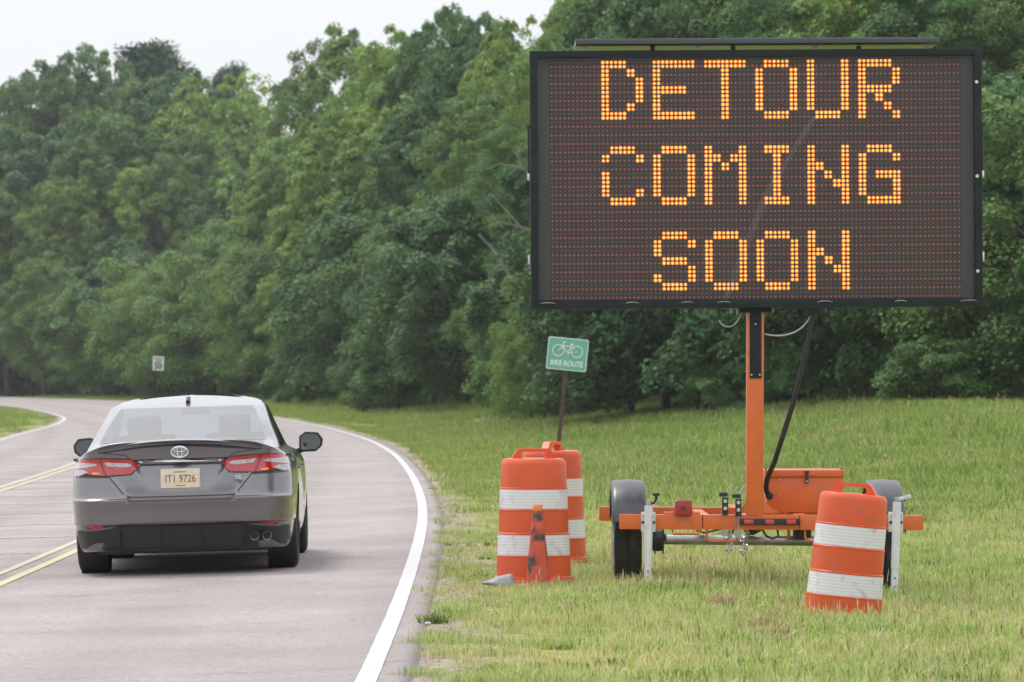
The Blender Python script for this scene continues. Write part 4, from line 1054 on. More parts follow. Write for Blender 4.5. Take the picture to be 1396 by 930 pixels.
# door shut lines and handles along both sides
for s in (1, -1):
    for uu in (5.9, 6.83, 9.25):
        j = int(np.argmin(np.abs(ut - uu))); V = []
        for k in range(nI):
            if 2.0 <= vt[k] <= 15.9:
                p = Vector(body_pt(k, j, s))
                if min(math.hypot(p.y - wy, p.z - wz) for wy, wz in WHEELS) < WR + .03: continue
                V += [p + Vector((s * .002, -.003, 0)), p + Vector((s * .002, .003, 0))]
        if len(V) > 5: mesh_obj('door_shut_line', V, [(2 * i, 2 * i + 1, 2 * i + 3, 2 * i + 2) for i in range(len(V) // 2 - 1)], m_black, car)
    for y in (1.78, 2.72): MB().box((s * .905 - .02, y, .80), (s * .905 + .022, y + .19, .825), .008).build('door_handle', m_paint, car)
# cabin
cab_ = MB().box((-.66, .62, .60), (.66, 1.05, .98), .04).build('parcel_shelf', m_cabin, car)
for x in (-.38, .38):
    for y, zt in ((1.35, 1.13), (2.25, 1.13)):
        e = empty('seat', (x, y, .45)); e.parent = car
        MB().box((-.24, -.08, .0), (.24, .08, zt - .47), .06, rot=Matrix.Rotation(R(-10), 4, 'X'), seg=3).build('backrest', m_cabin, e)
        MB().box((-.25, .0, -.05), (.25, .5, .10), .05).build('cushion', m_cabin, e)
        MB().box((-.115, -.13, zt - .48), (.115, -.04, zt - .31), .045, seg=3).build('headrest', m_cabin, e)
MB().box((-.65, 3.0, .55), (.65, 3.35, .95), .05).build('dashboard', m_cabin, car)
MB().bar((-.12, 2.75, 1.30), (.12, 2.75, 1.30), .02, .06, .01).build('interior_mirror', m_cabin, car)

# ------------------------------------------------------------------ woodland
def leaf_mat(name, col, trans=.30, vscale=.12):
    m = bpy.data.materials.new(name); m.use_nodes = True; nt = m.node_tree; nt.nodes.clear(); L = nt.links.new
    o = nt.nodes.new('ShaderNodeOutputMaterial')
    at = nt.nodes.new('ShaderNodeAttribute'); at.attribute_name = 'tint'
    oi = nt.nodes.new('ShaderNodeObjectInfo')
    rr = nt.nodes.new('ShaderNodeValToRGB'); e = rr.color_ramp.elements
    e[0].color = (.80, .86, .98, 1); e[1].color = (1.16, 1.16, .92, 1); L(oi.outputs['Random'], rr.inputs[0])
    m1 = nt.nodes.new('ShaderNodeMix'); m1.data_type = 'RGBA'; m1.blend_type = 'MULTIPLY'; m1.inputs[0].default_value = 1
    m1.inputs[6].default_value = (*col, 1); L(at.outputs['Color'], m1.inputs[7])
    m2 = nt.nodes.new('ShaderNodeMix'); m2.data_type = 'RGBA'; m2.blend_type = 'MULTIPLY'; m2.inputs[0].default_value = .8
    L(m1.outputs[2], m2.inputs[6]); L(rr.outputs[0], m2.inputs[7])
    p = nt.nodes.new('ShaderNodeBsdfPrincipled'); p.inputs['Roughness'].default_value = .55; p.inputs['Specular IOR Level'].default_value = .16
    t = nt.nodes.new('ShaderNodeBsdfTranslucent'); mx = nt.nodes.new('ShaderNodeMixShader'); mx.inputs[0].default_value = trans
    L(m2.outputs[2], p.inputs['Base Color']); L(m2.outputs[2], t.inputs['Color'])
    L(p.outputs[0], mx.inputs[1]); L(t.outputs[0], mx.inputs[2]); L(mx.outputs[0], o.inputs[0])
    return m
m_leaf = leaf_mat('broad_leaf', (.112, .205, .062))
m_leaf2 = leaf_mat('pale_leaf', (.195, .298, .078))
m_needle = leaf_mat('pine_needle', (.05, .10, .06), trans=.1)
m_leaf3 = leaf_mat('deep_leaf', (.080, .158, .058))
m_leaf4 = leaf_mat('olive_leaf', (.142, .228, .064))
m_bark = mat('bark', (.12, .10, .08), rough=.95, var=.35, scale=14, bump=.6, bscale=25, spec=.1)
m_deadwood = mat('dead_wood', (.20, .195, .175), rough=.9, var=.3, scale=9, bump=.4, bscale=30, spec=.1)

def crown_mesh(name, seed, H, Rr, base, ncl, nlf, leaf, m, egg=.7, flat=.55, clr=(.8, 1.5), tintv=.35, droop=.25, nlobe=28, lobe_r=.38):
    rng = np.random.default_rng(seed)
    ph = rng.uniform(0, 6.28, 6)
    # main limbs end in domed lobes; leaf clumps sit on the lobes, leaving hollows between them
    nl = nlobe
    tl = ((np.arange(nl) + rng.uniform(.1, .9, nl)) / nl) ** .72; thl = np.arange(nl) * 2.399 + rng.uniform(-.5, .5, nl)
    profl = np.sin(np.pi * np.clip(.05 + .90 * tl, 0, 1) ** egg) ** .45
    rl = Rr * lobe_r * rng.uniform(.75, 1.25, nl) * (1.05 - .22 * tl)
    radl = np.clip(Rr * profl * rng.uniform(.75, 1.12, nl) - rl * .55, 0, None)
    Cl = np.stack([radl * np.cos(thl), radl * np.sin(thl), base + rl * .5 + (H - base - rl * 1.2) * tl], 1)
    li = rng.choice(nl, ncl, p=rl ** 2 / (rl ** 2).sum())
    dd = rng.normal(size=(ncl, 3)); dd[:, :2] += np.stack([np.cos(thl), np.sin(thl)], 1)[li] * .55; dd[:, 2] = dd[:, 2] * .8 + .42
    dd /= np.linalg.norm(dd, axis=1, keepdims=True)
    rr0 = rng.uniform(.55, 1.0, ncl) ** .5 * (1 + .30 * (rng.uniform(size=ncl) < .12))
    C = Cl[li] + dd * (rl[li] * rr0)[:, None] * np.array([1, 1, .85])
    th = np.arctan2(C[:, 1], C[:, 0]); t = np.clip((C[:, 2] - base) / (H - base), 0, 1)
    rc = rng.uniform(clr[0], clr[1], ncl) * (1.0 - .35 * t)
    C[:, 2] = np.clip(C[:, 2], base * .6, H - rc * .4)
    ct = (rng.normal(1, .10, nl)[li] * rng.normal(1, tintv * .3, ncl)).clip(.65, 1.5)
    hue = rng.normal(0, 1, ncl)
    out = []; tints = []
    K = ncl * nlf
    d = rng.normal(size=(K, 3)); d /= np.linalg.norm(d, axis=1, keepdims=True)
    d[:, 2] = np.where(rng.uniform(size=K) < .65, np.abs(d[:, 2]), d[:, 2])
    rr = rng.uniform(.25, 1, K) ** .45
    ci = np.repeat(np.arange(ncl), nlf)
    loc = d * (rr * rc[ci])[:, None]
    loc[:, 2] *= flat
    hd = np.linalg.norm(loc[:, :2], axis=1)
    loc[:, 2] -= droop * hd ** 2 / rc[ci]
    # small sprays inside the clump
    Pp = C[ci] + loc + rng.normal(0, .06, (K, 3))
    outw = np.stack([np.cos(th), np.sin(th), np.zeros(ncl)], 1)[ci]
    N = d * .55 + outw * .25 + np.array([0, 0, .75]) + rng.normal(0, .42, (K, 3))
    N /= np.linalg.norm(N, axis=1, keepdims=True)
    A = np.cross(N, rng.normal(size=(K, 3))); A /= np.linalg.norm(A, axis=1, keepdims=True)
    B = np.cross(N, A)
    sz = leaf * rng.uniform(.65, 1.35, K)
    a = A * (sz * .5)[:, None]; b = B * (sz * .30)[:, None]; n = N * (sz * .10)[:, None]
    Q = np.stack([Pp - a, Pp + b + n, Pp + a, Pp - b + n], 1)
    br = ct[ci] * rng.normal(1, .13, K).clip(.6, 1.5)
    hj = (hue[ci] * .05 + rng.normal(0, .04, K))
    T = np.stack([br * (1 + hj), br, br * (1 - hj * .8)], 1).clip(.2, 2.2)
    return quads_mesh(name, Q, m, T), C

def wood_mesh(name, H, base, C, r0, seed, m, nl=9):
    rnd = random.Random(seed); b = MB()
    lean = (rnd.uniform(-.4, .4), rnd.uniform(-.4, .4))
    tr = [(lean[0] * k * k, lean[1] * k * k, H * .82 * k) for k in (0, .15, .35, .6, .8, 1)]
    b.tube(tr, [r0 * 1.25, r0, r0 * .85, r0 * .6, r0 * .35, r0 * .12], 8)
    idx = rnd.sample(range(len(C)), min(nl, len(C)))
    for i in idx:
        e = Vector(C[i]); k = min(.85, max(.12, e.z / H - .18)); st = Vector((lean[0] * k * k, lean[1] * k * k, H * .82 * k))
        mid = st.lerp(e, .5) + Vector((0, 0, .3))
        b.tube([st, mid, e], [r0 * .3, r0 * .2, r0 * .07], 5, caps=False)
    me = bpy.data.meshes.new(name); b.bm.to_mesh(me); b.bm.free(); me.materials.append(m)
    for p in me.polygons: p.use_smooth = True
    return me

PROTO = {}
def proto(key, seed, H, Rr, base, ncl, nlf, leaf, m=m_leaf, r0=.22, **k):
    cm, C = crown_mesh('crown', seed, H, Rr, base, ncl, nlf, leaf, m, **k)
    PROTO[key] = (cm, wood_mesh('trunk', H, base, C, r0, seed, m_bark), H, Rr)
# far, broad crowns
for i in range(3): proto('tall%d' % i, 11 + i, 18, 5.2, 2.5, 420, 140, (.24, .20, .27)[i], (m_leaf, m_leaf4, m_leaf3)[i], r0=.28, clr=(.5, 1.15), egg=1.1)
proto('pale0', 21, 18, 5.0, 2.5, 420, 140, .23, m=m_leaf2, r0=.28, clr=(.5, 1.1), egg=1.1)
proto('pale1', 22, 18, 4.6, 2.5, 420, 140, .23, m=m_leaf2, r0=.28, clr=(.5, 1.1), egg=1.1)
# nearer trees with finer leaves
for i in range(3): proto('near%d' % i, 31 + i, 15, 4.2, 1.2, 300, 290, (.13, .11, .155)[i], (m_leaf, m_leaf4, m_leaf3)[i], r0=.2, clr=(.5, 1.1), flat=.42, droop=.4, egg=1.2)
# understorey reaching down to the grass
for i in range(3): proto('bush%d' % i, 41 + i, 6.5, 2.7, .15, 150, 280, (.125, .10, .15)[i], (m_leaf, m_leaf4, m_leaf3)[i], r0=.09, clr=(.45, .9), egg=.85, flat=.5, droop=.45)
proto('lowb', 51, 3.0, 2.0, .05, 80, 260, .12, r0=.05, clr=(.35, .65), egg=.9, droop=.4)
proto('sparse', 61, 18, 2.6, 6, 75, 36, .30, m=m_leaf2, r0=.12, clr=(.5, 1.0), flat=1.0, droop=.1)
# pines: bare pole, tufted clumps near the top
def pine(key, seed):
    rng = np.random.default_rng(seed); H = 24.0; C = []
    b = MB(); b.tube([(0, 0, 0), (.1, .05, 8), (.0, .15, 16), (.1, .1, 22.5)], [.3, .25, .18, .06], 8)
    for i in range(64):
        z = H - 9.0 * rng.uniform(0, 1) ** 1.2; r = (1.0 + (H - z) * .42) * rng.uniform(.25, 1); a = rng.uniform(0, 6.28)
        C.append((r * math.cos(a), r * math.sin(a), z - .5)); b.tube([(0.05, .1, z - 1.2 - r * .1), C[-1]], [.07, .02], 5, caps=False)
    C = np.array(C); K = len(C) * 230; ci = np.repeat(np.arange(len(C)), 230)
    d = rng.normal(size=(K, 3)); d /= np.linalg.norm(d, axis=1, keepdims=True); d[:, 2] = d[:, 2] * .7 + .25
    Pp = C[ci] + d * (rng.uniform(.1, .95, K))[:, None]
    A = d + rng.normal(0, .35, (K, 3)); A /= np.linalg.norm(A, axis=1, keepdims=True)
    B = np.cross(A, rng.normal(size=(K, 3))); B /= np.linalg.norm(B, axis=1, keepdims=True)
    a = A * .17; bb = B * .045
    Q = np.stack([Pp - a, Pp + bb, Pp + a, Pp - bb], 1)
    br = rng.normal(1, .22, len(C)).clip(.6, 1.5)[ci] * rng.normal(1, .12, K).clip(.6, 1.4)
    me = bpy.data.meshes.new('trunk'); b.bm.to_mesh(me); b.bm.free(); me.materials.append(m_bark)
    PROTO[key] = (quads_mesh('crown', Q, m_needle, np.stack([br, br, br], 1)), me, H, 3.6)
pine('pine0', 71); pine('pine1', 72)

rnd = random.Random(5)
def tree(key, name, X, Y, H, label, group, wid=1.0, cat='tree', rz=None, sink=.12):
    cm, tm, H0, R0 = PROTO[key]; s = H / H0
    if cat == 'bush':
        p_ = 698 + X * F / Y; i_ = 0 if p_ < 330 else 1 if p_ < 690 else 2 if p_ < 960 else 3
        size = 'low' if H < 3.3 else 'tall' if H > 6 else 'rounded'; tone = {'bush0': 'mid-green', 'bush1': 'olive-green', 'bush2': 'dark green'}.get(key, 'mid-green')
        where = ('at the foot of the wood where the road bends', 'at the foot of the wood along the narrow verge', 'at the foot of the wood behind the bicycle route sign', 'at the foot of the wood behind the trailer mast')[i_]
        label = '%s %s leafy bush %s' % (size, tone, where); group = '%s %s bushes %s' % (size, tone, where)
    o = empty(name, (X, Y, gz(X, Y) - sink), (0, 0, rnd.uniform(0, 6.28) if rz is None else rz), label, cat, group)
    w = s * wid; o.scale = (w, w, s)
    for n, me in (('crown', cm), ('trunk', tm)):
        c = bpy.data.objects.new(n, me); COL.objects.link(c); c.parent = o
    return o
def tree_px(key, name, p, Y, top, label, group, wid=1.0, **k):
    X = (p - 698) / F * Y; H = HC - (top - HOR) / F * Y - gz(X, Y)
    return tree(key, name, X, Y, H, label, group, wid, **k)

G1 = 'tall trees of the wood at the bend'; L1 = 'tall broad-crowned green tree in the wood beyond the road bend'
for p, Y, top, k, w in ((-45, 318, 125, 'tall0', .95), (15, 312, 104, 'tall1', .85), (66, 318, 82, 'tall2', .8), (120, 312, 58, 'tall0', .66), (178, 306, 104, 'tall1', .8),
                        (236, 303, 92, 'tall2', .8), (288, 296, 102, 'pale0', .75), (325, 300, 132, 'tall1', .6), (150, 292, 150, 'tall0', .9), (50, 298, 170, 'tall2', .9), (262, 285, 175, 'tall1', .85),
                        (205, 285, 215, 'pale1', .8), (100, 287, 240, 'tall1', .9), (10, 292, 255, 'tall0', .9), (330, 268, 225, 'tall2', .85), (300, 262, 300, 'tall0', .9), (165, 278, 320, 'tall2', .95), (60, 280, 350, 'tall1', 1.0), (235, 268, 370, 'tall0', 1.0)):
    tree_px(k, 'broadleaf_tree', p, Y, top, L1 if 'pale' not in k else 'pale yellow-green broad-crowned tree in the wood beyond the road bend', G1 if 'pale' not in k else 'pale trees of the wood at the bend', w)
tree_px('pine0', 'pine_tree', 203, 326, 57, 'dark pine with a rounded tufted top rising above the broadleaf crowns', None, 1.5)
tree_px('pine1', 'pine_tree', 312, 318, 85, 'smaller dark pine beside the gap of sky in the treetops', None, .8)
tree_px('sparse', 'thin_tree', 352, 262, 92, 'thin pale yellow-green tree with sparse leaves against the sky', 'thin trees in the gap of sky', .8)
tree_px('sparse', 'thin_tree', 378, 250, 108, 'thin pale yellow-green tree with sparse leaves against the sky', 'thin trees in the gap of sky', .8)
G2 = 'tall trees of the wood behind the field'; L2 = 'tall mid-green tree in the wood behind the bicycle route sign'
for p, Y, top, k, w in ((418, 236, 112, 'tall0', .6), (448, 226, 50, 'tall1', .62), (496, 216, 33, 'pale0', .75), (552, 208, 40, 'pale1', .75), (598, 200, 12, 'tall2', .55), (632, 196, 4, 'tall0', .5), (668, 186, 24, 'tall2', .6),
                        (706, 176, 22, 'pale0', .6), (748, 172, 46, 'tall1', .55), (400, 214, 190, 'pale1', .8), (470, 204, 150, 'pale0', .85), (540, 192, 130, 'pale1', .85), (610, 182, 120, 'tall2', .8), (675, 170, 110, 'tall1', .8),
                        (430, 200, 300, 'pale0', .95), (505, 188, 280, 'tall1', .95), (580, 172, 270, 'pale1', .95), (650, 160, 250, 'tall0', .9), (382, 208, 330, 'tall2', .9)):
    tree_px(k, 'broadleaf_tree', p, Y, top, L2 if 'pale' not in k else 'pale yellow-green tree in the wood behind the bicycle route sign', G2 if 'pale' not in k else 'pale trees of the wood behind the field', w)
G3 = 'trees of the wood behind the message board'; L3 = 'dense leafy tree in the dark wood behind the message board'
for p, Y, top, k, w in ((720, 150, 150, 'near0', .9), (812, 146, -25, 'tall1', .6), (830, 140, -50, 'near1', .8), (885, 136, -60, 'tall2', .75), (950, 132, -70, 'near2', .85), (1030, 128, -80, 'tall0', .75), (1110, 122, -90, 'near0', .9),
                        (1190, 118, -90, 'pale0', .8), (1270, 114, -100, 'near1', .95), (1350, 110, -110, 'near2', .95), (1440, 106, -110, 'near0', .95), (1520, 104, -110, 'near1', .95),
                        (760, 136, 190, 'near2', .95), (850, 124, 170, 'near0', .95), (940, 118, 160, 'near1', .95), (1040, 112, 150, 'near2', .95), (1150, 106, 130, 'near0', .95), (1250, 101, 110, 'near1', .95), (1345, 98, 90, 'near2', 1.0), (1440, 95, 90, 'near0', 1.0),
                        (960, 152, -60, 'tall1', .8), (1080, 148, -70, 'pale1', .8), (1200, 142, -80, 'tall2', .85), (1300, 138, -80, 'tall0', .85), (1400, 132, -90, 'tall1', .85), (870, 158, -45, 'tall0', .75)):
    tree_px(k, 'broadleaf_tree', p, Y, top, L3, G3, w)
# understorey along the field's edge, from the right-hand side to the road bend
EDGE = [(1480, 83), (1380, 85), (1250, 86), (1100, 94), (1000, 99), (880, 107), (750, 122), (640, 137), (520, 162), (400, 192), (300, 237), (200, 285), (100, 292), (-60, 300)]
epts = [Vector(((p - 698) / F * Y, Y)) for p, Y in EDGE]
G4 = 'leafy bushes along the edge of the wood'; L4 = 'leafy bush at the foot of the wood, reaching down to the grass'
for a, b in zip(epts[:-1], epts[1:]):
    d = b - a; ln = d.length; nrm = Vector((d.y, -d.x)).normalized()
    if nrm.y < 0 and nrm.x < 0: nrm = -nrm
    k = 0.0
    while k < ln:
        Y = a.y + d.y * k / ln
        q = a + d * (k / ln) + nrm * rnd.uniform(1.6, 3.2)
        H = rnd.uniform(3.2, 7.5) * (1 + .0035 * max(0, Y - 120))
        tree(rnd.choice(('bush0', 'bush1', 'bush2')), 'woodland_bush', q.x, q.y, H, L4, G4, rnd.uniform(.8, 1.15), cat='bush')
        if rnd.random() < .45:
            q2 = a + d * (k / ln) + nrm * rnd.uniform(.3, 1.2)
            tree('lowb', 'woodland_bush', q2.x, q2.y, rnd.uniform(1.2, 2.6) * (1 + .003 * max(0, Y - 120)), L4, G4, rnd.uniform(.8, 1.3), cat='bush')
        k += rnd.uniform(3.0, 5.4) * (1 + .004 * max(0, Y - 110))

for p_, Y_, H_ in ((742, 120, 4.6), (762, 118, 3.8), (724, 122, 3.4)): tree('bush1', 'woodland_bush', (p_ - 698) / F * Y_, Y_, H_, L4, G4, .8, cat='bush')
for p_, Y_, H_ in [(q_, 296 + 6 * (i_ % 2), 8 + 2.5 * (i_ % 3)) for i_, q_ in enumerate(range(-60, 330, 26))]: tree('bush%d' % (int(p_) % 3), 'woodland_bush', (p_ - 698) / F * Y_, Y_, H_, L4, G4, 1.15, cat='bush')
for p_, Y_, H_ in [(q_, 112 - (q_ - 860) * .026, 5.5 + 1.2 * (i_ % 3)) for i_, q_ in enumerate(range(860, 1500, 48))]: tree('bush%d' % (p_ % 3), 'woodland_bush', (p_ - 698) / F * Y_, Y_, H_, L4, G4, 1.2, cat='bush')
k_ = 230.0
while k_ < 335:
    X_ = float(xr(k_)) + 5.2 + 1.6 * rnd.random(); tree('bush%d' % rnd.randrange(3), 'woodland_bush', X_, k_, rnd.uniform(5.5, 9.5), L4, G4, 1.2, cat='bush'); k_ += 2.6
# dead tree: pale bare trunk leaning out of the foliage beside the message board
dt = empty('dead_tree', px(745, 560, 126), label='pale bare dead tree leaning out of the foliage beside the message board', cat='tree'); dt.location.z = gz(dt.location.x, 126) - .1
def lp(p, q, Y=126.0): return px(p, q, Y) - dt.location
b = MB(); b.tube([(0, 0, 0), lp(736, 480), lp(714, 412), lp(690, 368), lp(668, 335), lp(652, 320)], [.08, .075, .06, .05, .04, .02], 8); b.build('trunk', m_deadwood, dt)
b = MB(); b.tube([lp(736, 480), lp(735, 380), lp(726, 316), lp(708, 308), lp(688, 285), lp(668, 262)], [.06, .05, .035, .03, .022, .008], 7); b.build('limb', m_deadwood, dt)
b = MB(); b.tube([lp(726, 316), lp(700, 307), lp(680, 303), lp(655, 312)], [.028, .022, .015, .007], 6); b.build('branch', m_deadwood, dt)
b = MB(); b.tube([lp(735, 380), lp(738, 260), lp(716, 232), lp(700, 205), lp(697, 190)], [.04, .032, .025, .016, .007], 6); b.build('branch', m_deadwood, dt)
b = MB(); b.tube([lp(716, 232), lp(698, 226), lp(680, 224), lp(664, 232)], [.03, .025, .018, .008], 6); b.build('branch', m_deadwood, dt)
b = MB(); b.tube([lp(700, 308), lp(692, 296), lp(690, 284)], [.02, .015, .006], 5); b.build('branch', m_deadwood, dt)

# ------------------------------------------------------------------ grass
def grass_mat():
    m = bpy.data.materials.new('grass_blade'); m.use_nodes = True; nt = m.node_tree; nt.nodes.clear(); L = nt.links.new
    o = nt.nodes.new('ShaderNodeOutputMaterial'); at = nt.nodes.new('ShaderNodeAttribute'); at.attribute_name = 'tint'
    ge = nt.nodes.new('ShaderNodeNewGeometry')
    n = nt.nodes.new('ShaderNodeTexNoise'); n.inputs['Scale'].default_value = .42; n.inputs['Detail'].default_value = 5; L(ge.outputs['Position'], n.inputs['Vector'])
    r = nt.nodes.new('ShaderNodeValToRGB'); e = r.color_ramp.elements; e[0].position = .32; e[1].position = .70
    e[0].color = (.78, .92, .62, 1); e[1].color = (1.22, 1.08, 1.05, 1); L(n.outputs['Fac'], r.inputs[0])
    m1 = nt.nodes.new('ShaderNodeMix'); m1.data_type = 'RGBA'; m1.blend_type = 'MULTIPLY'; m1.inputs[0].default_value = 1
    L(at.outputs['Color'], m1.inputs[6]); L(r.outputs[0], m1.inputs[7])
    p = nt.nodes.new('ShaderNodeBsdfPrincipled'); p.inputs['Roughness'].default_value = .6; p.inputs['Specular IOR Level'].default_value = .10
    t = nt.nodes.new('ShaderNodeBsdfTranslucent'); mx = nt.nodes.new('ShaderNodeMixShader'); mx.inputs[0].default_value = .3
    L(m1.outputs[2], p.inputs['Base Color']); L(m1.outputs[2], t.inputs['Color']); L(p.outputs[0], mx.inputs[1]); L(t.outputs[0], mx.inputs[2]); L(mx.outputs[0], o.inputs[0])
    return m
m_grass = grass_mat()
GREEN = np.array([.245, .365, .10]); LIME = np.array([.41, .49, .175]); STRAW = np.array([.64, .57, .40]); BROWN = np.array([.38, .27, .17]); DEEP = np.array([.085, .14, .04])
def tuft(name, seed, n, spread, hmin, hmax, w, mixw, stalk=0, tone=1.0):
    rng = np.random.default_rng(seed); Vs = []; Ts = []
    pal = np.stack([GREEN, LIME, STRAW, BROWN, DEEP])
    for i in range(n + stalk):
        isst = i >= n
        x, y = rng.uniform(-spread, spread, 2); h = rng.uniform(hmin, hmax) * (1.55 if isst else 1); a = rng.uniform(0, 6.28); le = h * rng.uniform(.1, .75) * (.4 if isst else 1)
        f = rng.uniform(0, 3.14); ww = w * rng.uniform(.6, 1.3) * (.45 if isst else 1)
        cx, cyy = math.cos(f) * ww * .5, math.sin(f) * ww * .5; dx, dy = math.cos(a) * le, math.sin(a) * le
        p0 = (x, y, -.03); p1 = (x + dx * .35, y + dy * .35, h * .62); p2 = (x + dx, y + dy, h * (1 - .25 * le / h))
        Vs.append(((p0[0] - cx, p0[1] - cyy, p0[2]), (p0[0] + cx, p0[1] + cyy, p0[2]), (p1[0] + cx * .8, p1[1] + cyy * .8, p1[2]), (p1[0] - cx * .8, p1[1] - cyy * .8, p1[2])))
        Vs.append(((p1[0] - cx * .8, p1[1] - cyy * .8, p1[2]), (p1[0] + cx * .8, p1[1] + cyy * .8, p1[2]), (p2[0] + cx * .15, p2[1] + cyy * .15, p2[2]), (p2[0] - cx * .15, p2[1] - cyy * .15, p2[2])))
        c = pal[rng.choice(5, p=mixw)] * rng.uniform(.8, 1.25) * tone
        if isst: c = (STRAW if rng.uniform() < .75 else BROWN) * rng.uniform(.8, 1.1)
        Ts += [c, c * rng.uniform(.95, 1.15)]
        if isst:
            q = np.array(p2); e_ = np.array([math.cos(f) * w * 1.0, math.sin(f) * w * 1.0, 0]); u_ = np.array([dx * .1, dy * .1, .045])
            Vs.append((q - u_ * .6, q + e_, q + u_, q - e_)); Ts.append(c * .9)
    me = quads_mesh(name, np.array(Vs, float), m_grass, np.array(Ts))
    return bpy.data.objects.new(name, me)
near_c = bpy.data.collections.new('grass_near'); far_c = bpy.data.collections.new('grass_far')
for i in range(6): near_c.objects.link(tuft('tuft_%d' % i, 100 + i, 120, .20, .035, .12, .0050, (.26, .36, .30, .03, .05), 1 if i % 2 else 2))
near_c.objects.link(tuft('tuft_6', 120, 80, .18, .035, .11, .0055, (.15, .30, .45, .08, .02), 3))
near_c.objects.link(tuft('tuft_7', 121, 80, .16, .06, .19, .006, (.40, .38, .10, .02, .10), 2))
near_c.objects.link(tuft('tuft_8', 122, 60, .13, .02, .075, .016, (.42, .16, .0, .02, .40), 0, .85))
for i in range(4): far_c.objects.link(tuft('tuftf_%d' % i, 200 + i, 90, .55, .10, .24, .014, (.56, .34, .02, .0, .08), 1, .80))

def scatter(name, pts, coll, seed, label):
    rng = np.random.default_rng(seed); n = len(pts)
    me = bpy.data.meshes.new(name); me.vertices.add(n); me.vertices.foreach_set('co', np.asarray(pts[:, :3], np.float32).reshape(-1)); me.update()
    a = me.attributes.new('rz', 'FLOAT', 'POINT'); a.data.foreach_set('value', rng.uniform(0, 6.28, n).astype(np.float32))
    a = me.attributes.new('sc', 'FLOAT', 'POINT'); a.data.foreach_set('value', pts[:, 3].astype(np.float32))
    a = me.attributes.new('ix', 'INT', 'POINT'); a.data.foreach_set('value', pts[:, 4].astype(np.int32))
    me.materials.append(m_grass)
    o = bpy.data.objects.new(name, me); COL.objects.link(o); setp(o, label, 'grass', kind='stuff')
    ng = bpy.data.node_groups.new(name, 'GeometryNodeTree')
    ng.interface.new_socket('Geometry', in_out='INPUT', socket_type='NodeSocketGeometry'); ng.interface.new_socket('Geometry', in_out='OUTPUT', socket_type='NodeSocketGeometry')
    N = ng.nodes.new; K = ng.links.new
    gi = N('NodeGroupInput'); go = N('NodeGroupOutput'); ip = N('GeometryNodeInstanceOnPoints'); ci = N('GeometryNodeCollectionInfo')
    ci.inputs['Collection'].default_value = coll; ci.inputs['Separate Children'].default_value = True; ci.inputs['Reset Children'].default_value = True
    def na(nm, ty):
        q = N('GeometryNodeInputNamedAttribute'); q.data_type = ty; q.inputs['Name'].default_value = nm; return next(s for s in q.outputs if s.enabled and s.name == 'Attribute')
    cx = N('ShaderNodeCombineXYZ'); K(na('rz', 'FLOAT'), cx.inputs[2])
    K(gi.outputs[0], ip.inputs['Points']); K(ci.outputs[0], ip.inputs['Instance']); ip.inputs['Pick Instance'].default_value = True
    K(na('ix', 'INT'), ip.inputs['Instance Index']); K(cx.outputs[0], ip.inputs['Rotation']); K(na('sc', 'FLOAT'), ip.inputs['Scale']); K(ip.outputs[0], go.inputs[0])
    md = o.modifiers.new('scatter', 'NODES'); md.node_group = ng
    return o

rng = np.random.default_rng(9)
def nz(x, y, f, s=0): return noise.noise((x * f, y * f, s))
pts = []
def try_near(X, Y):
    s = X - float(xr(Y))
    if s < .20: return
    patch = nz(X, Y, 1.1, 2) * .5 + nz(X, Y, 3.1, 4) * .35
    dens = .42 + .58 * float(smooth(.20, .8, s)) + patch * 1.5 * (1 - float(smooth(.9, 1.9, s)))
    if s < 1.7 and rng.uniform() > dens: return
    bare = nz(X * .6, Y * .25, 1.0, 9)
    if bare > .42 and s < 3 and rng.uniform() < .55: return
    if s > 1.5 and rng.uniform() < float(smooth(30, 60, Y)) * .5: ix_far = 7
    else: ix_far = None
    sc_ = rng.uniform(.75, 1.2) * (.55 + .45 * float(smooth(.3, 2.2, s))) * (1 + .25 * nz(X, Y, .8, 11))
    ix = 6 if (nz(X, Y, .7, 21) > .22 and rng.uniform() < .6) else (7 if (nz(X, Y, 1.4, 31) > .3 and rng.uniform() < .5) else rng.integers(0, 6))
    if ix_far is not None: ix = ix_far; sc_ *= .8
    elif nz(X, Y, 1.9, 41) > .30 and rng.uniform() < .5: ix = 8
    pts.append((X, Y, float(surf(s, Y)), sc_, ix))
Y0 = 19.0
while Y0 < 76:
    dy = .5; half = (Y0 + 4) * 698 / F + .6
    dens = (26 if Y0 < 34 else (17 if Y0 < 46 else 11)) * float(1 - smooth(48, 76, Y0))
    x0 = float(xr(Y0)); n = int((half - x0) * dy * dens)
    for _ in range(n): try_near(rng.uniform(x0, half), Y0 + rng.uniform(0, dy))
    Y0 += dy
scatter('grass', np.array(pts), near_c, 1, 'dry yellow-green verge grass around the trailer and drums')
pts = []
def try_far(X, Y, smin=.5):
    s = X - float(xr(Y))
    if s < 0: d = off_left(Y) - .35 - s
    else: d = s - smin
    if d < 0: return
    sc_ = rng.uniform(.6, 1.1) * (.5 + .5 * float(smooth(0, 2.5, d)))
    pts.append((X, Y, float(surf(s, Y)), sc_, rng.integers(0, 4)))
for _ in range(6600):
    Y = 40 + 80 * rng.uniform() ** 1.0
    if rng.uniform() > float(smooth(40, 70, Y)): continue
    x0 = float(xr(Y)); half = min(Y * 698 / F + 1.5, 15)
    try_far(rng.uniform(x0, half), Y)
for _ in range(3000):
    Y = rng.uniform(110, 280); x0 = float(xr(Y)); try_far(x0 + rng.uniform(.3, 9), Y)
for _ in range(3000):
    Y = rng.uniform(105, 290); x0 = float(xr(Y)) + off_left(Y); try_far(x0 - rng.uniform(.3, 16), Y)
